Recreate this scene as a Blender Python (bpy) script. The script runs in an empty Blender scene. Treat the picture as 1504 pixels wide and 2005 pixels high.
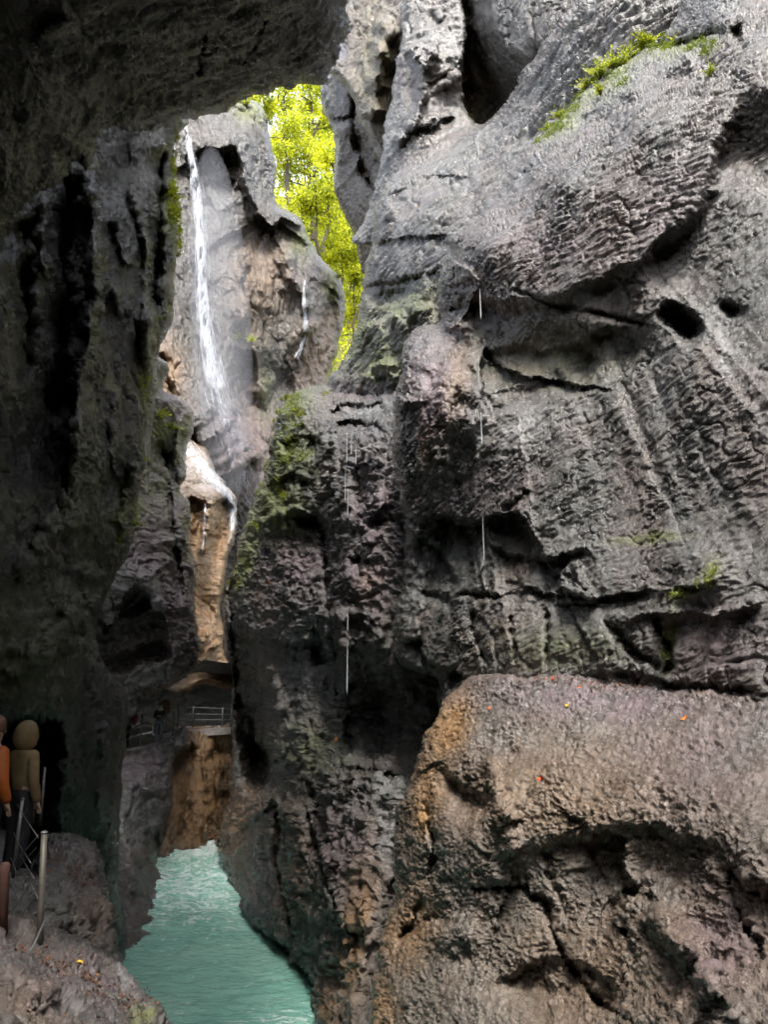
import bpy, bmesh, math, random
import numpy as np
from mathutils import Vector, Matrix
random.seed(7)
R = math.radians
scene = bpy.context.scene
COL = scene.collection

# ------------------------------------------------------------------ camera, sky, sun, exposure
PITCH = R(14.0); F = 1450.0; CX, CY = 752.0, 1002.5; EYE = (0.0, 0.0, 1.65)
cam = bpy.data.cameras.new("camera"); camo = bpy.data.objects.new("camera", cam); COL.objects.link(camo)
cam.sensor_fit = 'VERTICAL'; cam.sensor_height = 36.0; cam.lens = 36.0 * F / 2005.0
cam.clip_start = 0.1; cam.clip_end = 2000
camo.location = EYE; camo.rotation_euler = (R(90) + PITCH, 0, 0)
scene.camera = camo

SUN_EL, SUN_AZ = 58.0, 178.0          # azimuth from +Y towards +X
world = bpy.data.worlds.new("World"); scene.world = world; world.use_nodes = True
wn = world.node_tree.nodes; wl = world.node_tree.links
sky = wn.new('ShaderNodeTexSky'); sky.sky_type = 'NISHITA'; sky.sun_disc = False
sky.sun_elevation = R(SUN_EL); sky.sun_rotation = R(SUN_AZ); sky.dust_density = 3.0; sky.air_density = 1.0
hs = wn.new('ShaderNodeHueSaturation'); hs.inputs['Saturation'].default_value = .4
wl.new(sky.outputs[0], hs.inputs['Color']); wl.new(hs.outputs[0], wn['Background'].inputs[0]); wn['Background'].inputs[1].default_value = 0.15
sun = bpy.data.lights.new("sun", 'SUN'); suno = bpy.data.objects.new("sun", sun); COL.objects.link(suno)
sun.energy = 1.5; sun.angle = R(14); sun.color = (1.0, 0.96, 0.9)
sd = Vector((math.sin(R(SUN_AZ)) * math.cos(R(SUN_EL)), math.cos(R(SUN_AZ)) * math.cos(R(SUN_EL)), math.sin(R(SUN_EL))))
suno.rotation_euler = sd.to_track_quat('Z', 'Y').to_euler()
scene.view_settings.view_transform = 'Standard'; scene.view_settings.look = 'None'
scene.view_settings.exposure = 2.4; scene.view_settings.gamma = 1.0
scene.cycles.max_bounces = 8; scene.cycles.diffuse_bounces = 6; scene.cycles.glossy_bounces = 3
scene.cycles.transparent_max_bounces = 12; scene.cycles.caustics_reflective = False; scene.cycles.caustics_refractive = False
scene.cycles.use_denoising = True

CP, SP = math.cos(PITCH), math.sin(PITCH)
def at(x, y, Y):
    """a pixel of the photograph and a distance ahead -> the point in the world"""
    a = (x - CX) / F; b = -(y - CY) / F
    dy = CP - b * SP; dz = SP + b * CP
    return Vector((a / dy * Y + EYE[0], Y + EYE[1], dz / dy * Y + EYE[2]))
def at_np(x, y, Y):
    a = (x - CX) / F; b = -(y - CY) / F
    dy = CP - b * SP; dz = SP + b * CP
    return np.stack([a / dy * Y + EYE[0], Y + EYE[1], dz / dy * Y + EYE[2]], -1)
def ground_at(x, y, z):
    a = (x - CX) / F; b = -(y - CY) / F
    dy = CP - b * SP; dz = SP + b * CP
    return at(x, y, (z - EYE[2]) * dy / dz)
WATER_Z = -4.75; PATH_Z = -0.5

# ------------------------------------------------------------------ noise
rng = np.random.default_rng(11)
_G = rng.normal(size=(32, 32, 32, 3)).astype(np.float32); _G /= np.linalg.norm(_G, axis=-1, keepdims=True)
_G = _G.reshape(-1, 3)
def perlin(p):
    out = np.empty(len(p), np.float32)
    for s in range(0, len(p), 60000):
        q = p[s:s + 60000]
        i = np.floor(q).astype(np.int64); f = (q - i).astype(np.float32)
        u = f * f * f * (f * (f * 6 - 15) + 10)
        i &= 31; j = (i + 1) & 31
        res = 0
        for a in (0, 1):
            ia = (j if a else i)[:, 0] * 1024; wa = u[:, 0] if a else 1 - u[:, 0]
            for b in (0, 1):
                ib = ia + (j if b else i)[:, 1] * 32; wb = wa * (u[:, 1] if b else 1 - u[:, 1])
                for c in (0, 1):
                    g = _G[ib + (j if c else i)[:, 2]]
                    w = wb * (u[:, 2] if c else 1 - u[:, 2])
                    res = res + w * (g[:, 0] * (f[:, 0] - a) + g[:, 1] * (f[:, 1] - b) + g[:, 2] * (f[:, 2] - c))
        out[s:s + 60000] = res
    return out
def fbm(p, octv=3):
    r = 0; a = 1.0
    for k in range(octv):
        r = r + a * perlin(p * (2.03 ** k) + 7.7 * k); a *= 0.5
    return r
def stretch(P, n, k):
    n = np.array(n, float); n /= np.linalg.norm(n)
    d = P @ n
    return (P - d[:, None] * n) / k + d[:, None] * n

# ------------------------------------------------------------------ 2-D tools for the rock masses
def smooth_poly(pts, n=6, closed=True):
    pts = np.array(pts, float); N = len(pts); out = []
    rngk = range(N) if closed else range(N - 1)
    for i in rngk:
        p1 = pts[i]; p2 = pts[(i + 1) % N]
        p0 = pts[(i - 1) % N] if closed or i > 0 else p1; p3 = pts[(i + 2) % N] if closed or i + 2 < N else p2
        for t in np.arange(n) / n:
            out.append(0.5 * (2 * p1 + (p2 - p0) * t + (2 * p0 - 5 * p1 + 4 * p2 - p3) * t * t + (3 * p1 - p0 - 3 * p2 + p3) * t ** 3))
    if not closed: out.append(pts[-1])
    return np.array(out)
def seg_dist(x, y, poly, closed):
    """distance, signed side and run along the line for every point"""
    best = np.full(x.shape, 1e12); side = np.zeros(x.shape); run = np.zeros(x.shape)
    n = len(poly); m = n if closed else n - 1
    L = np.linalg.norm(np.diff(np.vstack([poly, poly[:1]]), axis=0), axis=1); acc = np.concatenate([[0], np.cumsum(L)])
    for i in range(m):
        a = poly[i]; d = poly[(i + 1) % n] - a; l2 = d @ d
        if l2 < 1e-9: continue
        t = np.clip(((x - a[0]) * d[0] + (y - a[1]) * d[1]) / l2, 0, 1)
        ex = x - a[0] - t * d[0]; ey = y - a[1] - t * d[1]
        dd = ex * ex + ey * ey; w = dd < best
        best = np.where(w, dd, best); side = np.where(w, d[0] * ey - d[1] * ex, side); run = np.where(w, acc[i] + t * L[i], run)
    return np.sqrt(best), np.sign(side), run / max(acc[m], 1e-6)
def inside(x, y, poly):
    c = np.zeros(x.shape, bool); n = len(poly)
    for i in range(n):
        x1, y1 = poly[i]; x2, y2 = poly[(i + 1) % n]
        if y1 == y2: continue
        w = ((y1 > y) != (y2 > y)) & (x < (x2 - x1) * (y - y1) / (y2 - y1) + x1)
        c ^= w
    return c
def tps(ctrl):
    c = np.array(ctrl, float); p = c[:, :2] / 500.0; v = c[:, 2]; n = len(p)
    def U(r2): return 0.5 * r2 * np.log(np.maximum(r2, 1e-12))
    d2 = ((p[:, None] - p[None]) ** 2).sum(-1)
    A = np.zeros((n + 3, n + 3)); A[:n, :n] = U(d2) + 1e-3 * np.eye(n); A[:n, n] = 1; A[:n, n + 1:] = p; A[n, :n] = 1; A[n + 1:, :n] = p.T
    s = np.linalg.solve(A, np.concatenate([v, np.zeros(3)]))
    def ev(x, y):
        x = x / 500.0; y = y / 500.0
        r = s[n] + s[n + 1] * x + s[n + 2] * y
        for i in range(n): r = r + s[i] * U((x - p[i, 0]) ** 2 + (y - p[i, 1]) ** 2)
        return r
    return ev
def sstep(e0, e1, v):
    t = np.clip((v - e0) / (e1 - e0), 0, 1); return t * t * (3 - 2 * t)
def axis_samples(lo, hi, f0, f1, s):
    a = [v for v in np.arange(max(lo, f0), min(hi, f1) + s * 0.5, s)]
    if not a: a = [lo if lo > f1 else hi]
    st = s; v = a[-1]
    while v < hi: st = min(st * 1.12, 26); v += st; a.append(v)
    st = s; v = a[0]; b = []
    while v > lo: st = min(st * 1.12, 26); v -= st; b.append(v)
    return np.array(b[::-1] + a)

def tag(o, label, cat, kind=None, group=None):
    o['label'] = label; o['category'] = cat
    if kind: o['kind'] = kind
    if group: o['group'] = group
    return o

def mesh_from(name, V, Q, mat, tint=None, smooth=True):
    me = bpy.data.meshes.new(name)
    me.vertices.add(len(V)); me.vertices.foreach_set('co', np.ascontiguousarray(V, np.float32).ravel())
    n = len(Q); me.loops.add(n * 4); me.loops.foreach_set('vertex_index', np.ascontiguousarray(Q, np.int32).ravel())
    me.polygons.add(n); me.polygons.foreach_set('loop_start', np.arange(0, n * 4, 4, dtype=np.int32))
    me.polygons.foreach_set('loop_total', np.full(n, 4, np.int32))
    me.polygons.foreach_set('use_smooth', np.full(n, smooth, bool))
    me.update(calc_edges=True); me.validate()
    if tint is not None:
        at_ = me.attributes.new('tint', 'FLOAT_COLOR', 'POINT'); at_.data.foreach_set('color', np.ascontiguousarray(tint, np.float32).ravel())
    me.materials.append(mat)
    o = bpy.data.objects.new(name, me); COL.objects.link(o)
    return o

OCT = [(150, 13, 'f'), (58, 6, 'r'), (30, 5, 'q'), (25, 3.2, 'b'), (13, 3, 'q'), (110, 9, 'c'), (48, 6, 'c'), (24, 4, 'c'), (8, 2.6, 'b'), (5, 1.4, 'r')]
SURF = {}                     # name -> callable giving the depth of that rock at a pixel (to seat plants and leaves)
def rock(name, label, outline, ctrl, mat, Yref, feats=(), step=2.0, roll=(30, 1.5), octs=OCT, gain=1.0, strata=None, sk=2.5,
         thick=4.0, tints=(), jitter=(7, 2.5), seed=0, cat='cliff', smooth_n=5, key=None):
    poly = smooth_poly(outline, smooth_n)
    lo = poly.min(0) - 4; hi = poly.max(0) + 4
    xs = axis_samples(lo[0], hi[0], -24, 1528, step); ys = axis_samples(lo[1], hi[1], -24, 2029, step)
    X, Y = np.meshgrid(xs, ys); sh = X.shape
    g2 = np.stack([X.ravel() / 45.0, Y.ravel() / 45.0, np.full(X.size, 3.3 + seed)], -1)
    jx = jitter[0] * perlin(g2) + jitter[1] * perlin(g2 * 3.7 + 5); jy = jitter[0] * perlin(g2 + 19.2) + jitter[1] * perlin(g2 * 3.7 + 31)
    xj = X.ravel() + jx; yj = Y.ravel() + jy
    d, _, _ = seg_dist(xj, yj, poly, True)
    sdv = np.where(inside(xj, yj, poly), d, -d).reshape(sh)
    gy, gx = np.gradient(sdv, ys, xs); gl = np.sqrt(gx * gx + gy * gy) + 1e-6; gx /= gl; gy /= gl
    cellx = np.gradient(xs)[None, :] * np.ones(sh); celly = np.gradient(ys)[:, None] * np.ones(sh)
    cell = np.maximum(cellx, celly)
    use = sdv > -1.3 * cell
    mv = np.where(use & (sdv < 0), -sdv, 0)
    PX = X + gx * mv; PY = Y + gy * mv; S = np.maximum(sdv, 0)
    keep = use
    x = PX[keep]; y = PY[keep]; s = S[keep]
    ev = tps(ctrl)
    wx = 10 * perlin(np.stack([x / 60, y / 60, np.full(len(x), 1.7 + seed)], -1)) + 5 * perlin(np.stack([x / 22, y / 22, np.full(len(x), 8.7 + seed)], -1))
    wy = 10 * perlin(np.stack([x / 60, y / 60, np.full(len(x), 21.7 + seed)], -1)) + 5 * perlin(np.stack([x / 22, y / 22, np.full(len(x), 28.7 + seed)], -1))
    z0 = np.zeros(len(x)) + 33.3 + seed
    w3 = perlin(np.stack([x / 10, y / 10, z0], -1)); w4 = perlin(np.stack([x / 10, y / 10, z0 + 9], -1)); wn2 = perlin(np.stack([x / 35, y / 35, z0 + 17], -1))
    wx = wx * 1.3 + 3.5 * w3; wy = wy * 1.3 + 3.5 * w4
    def depth(x, y, s, wx=0, wy=0):
        D = ev(x, y)
        xx = x + wx; yy = y + wy
        for f in feats:
            if f[0] == 'dent':
                _, cx, cy, rx, ry, rot, amt = f[:7]; pw = f[7] if len(f) > 7 else 2
                c, sn = math.cos(R(rot)), math.sin(R(rot))
                u = ((xx - cx) * c + (yy - cy) * sn) / rx; v = (-(xx - cx) * sn + (yy - cy) * c) / ry
                D = D + amt * np.exp(-(u * u + v * v) ** (pw / 2))
            else:
                pl = smooth_poly(f[1], 4, closed=False)
                dd, sg, t = seg_dist(xx, yy, pl, False)
                endw = sstep(0, 0.1, t) * sstep(0, 0.1, 1 - t) if not (len(f) > 5 and f[5] == 'open') else 1
                endw = endw * (1 + 1.3 * perlin(np.stack([t * 7.3, np.full(len(x), f[1][0][0] * .37), np.full(len(x), 4.4)], -1)) + (.5 * wn2 if f[0] == 'line' else 0))
                endw = np.maximum(endw, 0)
                if f[0] == 'step':
                    _, _, amt, soft, reach = f[:5]
                    sp = np.maximum(sg * dd + 5 * wn2, 0)
                    D = D + amt * endw * sstep(0, soft, sp) * np.exp(-np.maximum(sp - soft, 0) / reach)
                elif f[0] == 'line':
                    _, _, amt, w = f[:4]
                    D = D + amt * endw * (np.exp(-(dd / (w * (1 + 1.2 * wn2))) ** 2) if amt < 0 else 1.15 * np.exp(-np.maximum(dd, .6) / (w * .75)))
        rp, ra = roll
        t = np.clip(s / rp, 0, 1)
        return np.maximum(D + ra * (1 - np.sqrt(np.maximum(1 - (1 - t) ** 2, 0))), 1.2)
    D = depth(x, y, s, wx, wy)
    Dg = np.full(sh, np.nan); 
    P = at_np(x, y, D)
    # normals on the full grid
    full = np.zeros(sh + (3,)); full[keep] = P
    fx = PX; fy = PY
    idx = np.full(sh, -1, np.int64); idx[keep] = np.arange(len(x))
    a = idx[:-1, :-1]; b = idx[:-1, 1:]; c = idx[1:, 1:]; e = idx[1:, :-1]
    q = np.stack([a, e, c, b], -1).reshape(-1, 4); q = q[(q >= 0).all(1)]
    sin = sdv[keep] > 0
    q = q[sin[q].any(1)]
    def vnorm(P):
        fn = np.cross(P[q[:, 2]] - P[q[:, 0]], P[q[:, 3]] - P[q[:, 1]])
        N = np.zeros_like(P)
        for k in range(4): np.add.at(N, q[:, k], fn)
        return N / (np.linalg.norm(N, axis=1, keepdims=True) + 1e-12)
    N = vnorm(P)
    # displacement: wavelengths and heights are given in pixels at the mass's own distance
    m = Yref / F
    st = strata if strata is not None else (0.1, 0.1, 1)
    Pn = P + 0
    disp = np.zeros(len(P))
    warp = np.stack([perlin(P / (90 * m) + 3 * k + seed) for k in range(3)], -1) * 22 * m
    Ps = stretch(P + warp, st, sk)
    for k, oc in enumerate(octs):
        lam, amp, kind = oc[:3]; mk = oc[3] if len(oc) > 3 else None; st = oc[4] if len(oc) > 4 else (strata if strata is not None else (.1, .1, 1))
        Pk = stretch(P + warp, st, oc[5]) if len(oc) > 5 else Ps
        base = (Pk if kind in 'rbtq' else P) / (lam * m) + 13.1 * k + seed
        v = perlin(base)
        if kind == 'r': v = 1 - 2.6 * np.abs(v); v = np.where(v > 0, v * v, v) - .25
        elif kind == 'b': v = 2.4 * np.abs(v) - .6
        elif kind == 'c':                                          # thin meandering cracks, in some places only
            on = sstep(-.05, .2, perlin(P / (lam * 2.2 * m) + 61 + seed)); v = -np.exp(-(np.abs(v) / .035) ** 1.5) * on
        elif kind == 'q':                                          # flaking skin: flat scales with sharp lips
            v = 2.2 * (v + .5 * perlin(base * 2.1 + 6)); fl = np.floor(v); v = .5 * (fl + sstep(.7, 1, v - fl)) + .12 * (v - fl)
        elif kind == 't':                                          # broken beds: saw-tooth steps across the strata
            n3 = np.array(st, float); n3 /= np.linalg.norm(n3)
            hgt = (P + warp * 1.2) @ n3 / (lam * m) + 0.9 * perlin(P / (lam * 5 * m) + seed)
            fr = hgt - np.floor(hgt); v = sstep(0, .75, fr) - sstep(.82, 1, fr) - .4
            v = v * (0.4 + 1.2 * np.clip(perlin(P / (lam * 4 * m) + 40 + seed) + .4, 0, 1))
        if mk:
            c_, s_ = math.cos(R(mk[4])), math.sin(R(mk[4])); u_ = ((x - mk[0]) * c_ + (y - mk[1]) * s_) / mk[2]; v_ = (-(x - mk[0]) * s_ + (y - mk[1]) * c_) / mk[3]
            v = v * np.exp(-(u_ * u_ + v_ * v_) ** 2)
        disp += amp * gain * m * v
    # rough in patches, smoother in others
    patch = 0.62 + 0.75 * np.clip(fbm(P / (120 * m) + 50 + seed, 2) + .35, 0, 1)
    edge = sstep(0, 12, s) * 0.5 + 0.5
    Pd = P + N * (disp * patch * edge)[:, None]
    # tints: R moss, G ochre, B pale, A mauve
    T = np.zeros((len(P), 4)); nz = N[:, 2]
    tn = perlin(P / (16 * m) + 90 + seed) + .6 * perlin(P / (6 * m) + 70)
    for tnt in tints:
        ch, cx, cy, rx, ry, rot, amt = tnt
        cc, sn = math.cos(R(rot)), math.sin(R(rot))
        u = ((x + wx - cx) * cc + (y + wy - cy) * sn) / rx; v = (-(x + wx - cx) * sn + (y + wy - cy) * cc) / ry
        w = np.clip(1.25 * amt * np.exp(-(u * u + v * v)) + .55 * amt * tn * (u * u + v * v < 4) * np.exp(-(u * u + v * v) * .5), 0, 1.2)
        T[:, 'mopv'.index(ch)] = np.maximum(T[:, 'mopv'.index(ch)], w)
    # rim pushed back so the mass is a body, closed by a coarse back
    ed = np.concatenate([q[:, [0, 1]], q[:, [1, 2]], q[:, [2, 3]], q[:, [3, 0]]]); es = np.sort(ed, 1)
    kk = es[:, 0] * len(P) + es[:, 1]; u_, inv, cnt = np.unique(kk, return_inverse=True, return_counts=True)
    be = ed[cnt[inv] == 1]
    bv = np.unique(be); mp = np.full(len(P), -1, np.int64)
    ray = P - np.array(EYE); ray /= np.linalg.norm(ray, axis=1, keepdims=True)
    rings = [Pd]; q2 = [q]; prev = np.arange(len(P)); off = len(P)
    inw = np.zeros_like(P)
    Tt = [T]
    for k, fr in enumerate((.35, 1.0)):
        mp = np.full(len(P), -1, np.int64); mp[bv] = off + np.arange(len(bv)); off += len(bv)
        jit = perlin(P[bv] / (30 * m) + 5 * k)[:, None] * thick * 0.08
        rings.append(Pd[bv] + ray[bv] * thick * fr + N[bv] * (-.12 * thick * fr) + jit)
        q2.append(np.stack([prev[be[:, 1]], prev[be[:, 0]], mp[be[:, 0]], mp[be[:, 1]]], -1)); prev = mp
        Tt.append(T[bv])
    # coarse back
    cs = 10; ii = idx[::cs, ::cs]; a = ii[:-1, :-1]; b = ii[:-1, 1:]; c = ii[1:, 1:]; e = ii[1:, :-1]
    qb = np.stack([a, b, c, e], -1).reshape(-1, 4); qb = qb[(qb >= 0).all(1)]
    if len(qb):
        uv = np.unique(qb); mp = np.full(len(P), -1, np.int64); mp[uv] = off + np.arange(len(uv))
        rings.append(P[uv] + ray[uv] * thick * .96); q2.append(mp[qb]); Tt.append(T[uv])
    V = np.concatenate(rings); Q = np.concatenate(q2); TT = np.concatenate(Tt)
    used = np.unique(Q); rem = np.full(len(V), -1, np.int64); rem[used] = np.arange(len(used))
    o = mesh_from(name, V[used], rem[Q], mat, TT[used])
    tag(o, label, cat, 'structure')
    def seat(px, py):
        i = np.argmin((x - px) ** 2 + (y - py) ** 2)
        return Vector(Pd[i]), Vector(N[i] if N[i] @ ray[i] < 0 else -N[i])
    SURF[key or name] = seat
    return o

# ------------------------------------------------------------------ materials
def new_mat(name):
    m = bpy.data.materials.new(name); m.use_nodes = True
    return m, m.node_tree.nodes, m.node_tree.links, m.node_tree.nodes['Principled BSDF']
def noise(n, l, vec, scale, detail=4, rough=.6, dist=0.0):
    t = n.new('ShaderNodeTexNoise'); t.inputs['Scale'].default_value = scale; t.inputs['Detail'].default_value = detail
    t.inputs['Roughness'].default_value = rough; t.inputs['Distortion'].default_value = dist
    l.new(vec, t.inputs['Vector']); return t.outputs['Fac']
def ramp(n, l, v, p0, p1):
    t = n.new('ShaderNodeMapRange'); t.inputs['From Min'].default_value = p0; t.inputs['From Max'].default_value = p1
    l.new(v, t.inputs['Value']); return t.outputs[0]
def mix(n, l, fac, a, b):
    t = n.new('ShaderNodeMix'); t.data_type = 'RGBA'
    if isinstance(fac, float): t.inputs[0].default_value = fac
    else: l.new(fac, t.inputs[0])
    for k, v in ((6, a), (7, b)):
        if isinstance(v, tuple): t.inputs[k].default_value = v + (1,)
        else: l.new(v, t.inputs[k])
    return t.outputs[2]
def mth(n, l, op, a, b=None):
    t = n.new('ShaderNodeMath'); t.operation = op
    for k, v in ((0, a), (1, b)):
        if v is None: continue
        if isinstance(v, (int, float)): t.inputs[k].default_value = v
        else: l.new(v, t.inputs[k])
    return t.outputs[0]
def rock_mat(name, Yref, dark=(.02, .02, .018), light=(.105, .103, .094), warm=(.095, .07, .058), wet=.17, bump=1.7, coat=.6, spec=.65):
    m, n, l, p = new_mat(name)
    g = n.new('ShaderNodeNewGeometry').outputs['Position']
    k = 10.0 / Yref
    n1 = noise(n, l, g, .5 * k, 5, .62, .6); n2 = noise(n, l, g, 2.6 * k, 6, .65, .4); n3 = noise(n, l, g, 16 * k, 6, .7)
    mp = n.new('ShaderNodeMapping'); mp.inputs['Scale'].default_value = (1, 1, .12); l.new(g, mp.inputs['Vector'])
    nv = noise(n, l, mp.outputs[0], 3.2 * k, 4, .6, .3)
    c = mix(n, l, ramp(n, l, n2, .36, .66), dark, light)
    n4 = noise(n, l, g, 38 * k, 5, .7, 1.0)
    c = mix(n, l, ramp(n, l, n3, .4, .64), c, mix(n, l, .7, c, light))
    c = mix(n, l, mth(n, l, 'MULTIPLY', ramp(n, l, n4, .56, .68), .6), c, (light[0] * 2.3, light[1] * 2.25, light[2] * 2.3))
    c = mix(n, l, mth(n, l, 'MULTIPLY', ramp(n, l, n4, .46, .36), .75), c, (dark[0] * .4, dark[1] * .4, dark[2] * .4))
    c = mix(n, l, mth(n, l, 'MULTIPLY', ramp(n, l, n1, .44, .64), .8), c, warm)
    c = mix(n, l, mth(n, l, 'MULTIPLY', ramp(n, l, nv, .57, .72), .55), c, (.022, .023, .019))
    at_ = n.new('ShaderNodeAttribute'); at_.attribute_name = 'tint'
    sp = n.new('ShaderNodeSeparateColor'); l.new(at_.outputs['Color'], sp.inputs[0])
    ochre = mix(n, l, n2, (.12, .055, .018), (.32, .19, .075))
    c = mix(n, l, mth(n, l, 'MINIMUM', sp.outputs[1], 1.0), c, ochre)
    pale = mix(n, l, ramp(n, l, n3, .3, .7), (.14, .14, .135), (.36, .36, .36))
    c = mix(n, l, mth(n, l, 'MULTIPLY', mth(n, l, 'MINIMUM', sp.outputs[2], 1.0), ramp(n, l, nv, .3, .6)), c, pale)
    mauve = mix(n, l, ramp(n, l, n3, .3, .7), (.06, .04, .045), (.2, .145, .16))
    c = mix(n, l, mth(n, l, 'MULTIPLY', at_.outputs['Alpha'], ramp(n, l, n2, .25, .6)), c, mauve)
    moss = mix(n, l, ramp(n, l, n3, .35, .65), (.03, .04, .006), (.17, .2, .02))
    mfac = mth(n, l, 'MULTIPLY', sp.outputs[0], ramp(n, l, n3, .25, .55))
    c = mix(n, l, mth(n, l, 'MINIMUM', mfac, 1.0), c, moss)
    l.new(c, p.inputs['Base Color'])
    rg = mth(n, l, 'ADD', mth(n, l, 'MULTIPLY', ramp(n, l, n2, .35, .7), .3), wet)
    l.new(mth(n, l, 'ADD', rg, mth(n, l, 'MULTIPLY', mfac, .35)), p.inputs['Roughness'])
    p.inputs['Specular IOR Level'].default_value = spec
    p.inputs['Coat Weight'].default_value = coat; p.inputs['Coat Roughness'].default_value = .16
    b1 = n.new('ShaderNodeBump'); b1.inputs['Strength'].default_value = .55 * bump; b1.inputs['Distance'].default_value = .05 / k
    l.new(noise(n, l, g, 14 * k, 8, .72, .5), b1.inputs['Height'])
    b2 = n.new('ShaderNodeBump'); b2.inputs['Strength'].default_value = .5 * bump; b2.inputs['Distance'].default_value = .015 / k
    l.new(noise(n, l, g, 55 * k, 5, .7), b2.inputs['Height']); l.new(b1.outputs[0], b2.inputs['Normal'])
    l.new(b2.outputs[0], p.inputs['Normal']); l.new(b2.outputs[0], p.inputs['Coat Normal'])
    return m
ROCK_NEAR = rock_mat('wet_limestone', 9)
ROCK_SHADE = rock_mat('shaded_limestone', 12, (.008, .009, .006), (.046, .048, .033), (.035, .03, .02), wet=.2, coat=.5, spec=.5, bump=2.6)  # limestone copy with the shade of roof, left wall and hollow in its colour
ROCK_TAN = rock_mat('tan_limestone', 9, (.024, .0215, .0185), (.145, .131, .112), (.12, .088, .066), wet=.15)
ROCK_MID = rock_mat('mid_limestone', 20)
ROCK_FAR = rock_mat('far_limestone', 40, (.014, .013, .011), (.075, .07, .06), (.08, .055, .036))

exec_after = []
#--ROCKS--
# ------------------------------------------------------------------ rock masses
# overhanging roof at the upper left
rock('overhang', 'dark rock roof jutting across the upper left over the gorge, underside coloured dark for its shade', 
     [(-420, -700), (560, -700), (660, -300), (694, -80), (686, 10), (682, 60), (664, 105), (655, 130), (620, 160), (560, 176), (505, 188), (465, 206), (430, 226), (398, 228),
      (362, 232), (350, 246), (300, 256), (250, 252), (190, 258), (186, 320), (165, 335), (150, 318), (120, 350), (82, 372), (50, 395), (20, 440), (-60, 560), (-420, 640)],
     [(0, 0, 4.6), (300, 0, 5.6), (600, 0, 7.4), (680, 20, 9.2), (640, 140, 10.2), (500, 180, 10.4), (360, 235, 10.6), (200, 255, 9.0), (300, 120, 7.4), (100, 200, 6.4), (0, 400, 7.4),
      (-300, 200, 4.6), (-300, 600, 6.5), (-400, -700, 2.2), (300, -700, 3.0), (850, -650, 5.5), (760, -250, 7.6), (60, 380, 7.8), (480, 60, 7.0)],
     ROCK_SHADE, 8, octs=[(150, 14, 'f'), (70, 9, 'q'), (40, 8, 'r'), (120, 9, 'c'), (50, 6, 'c'), (22, 5, 'q'), (13, 4, 'r'), (8, 2.6, 'b'), (5, 1.4, 'r')], feats=[('step', [(60, 120), (200, 70), (330, 60), (430, 30), (470, -40)], .35, 20, 120), ('line', [(400, 45), (395, 110), (385, 150)], .25, 5),
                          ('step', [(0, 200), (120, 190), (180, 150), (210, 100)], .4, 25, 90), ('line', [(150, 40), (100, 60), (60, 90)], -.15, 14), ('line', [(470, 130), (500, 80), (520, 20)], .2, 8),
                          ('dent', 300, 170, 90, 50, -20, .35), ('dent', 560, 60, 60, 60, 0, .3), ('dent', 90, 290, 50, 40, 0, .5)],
     thick=2.5, roll=(46, 1.6), gain=.85, tints=[], jitter=(20, 9), seed=1, cat='rock overhang')

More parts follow.
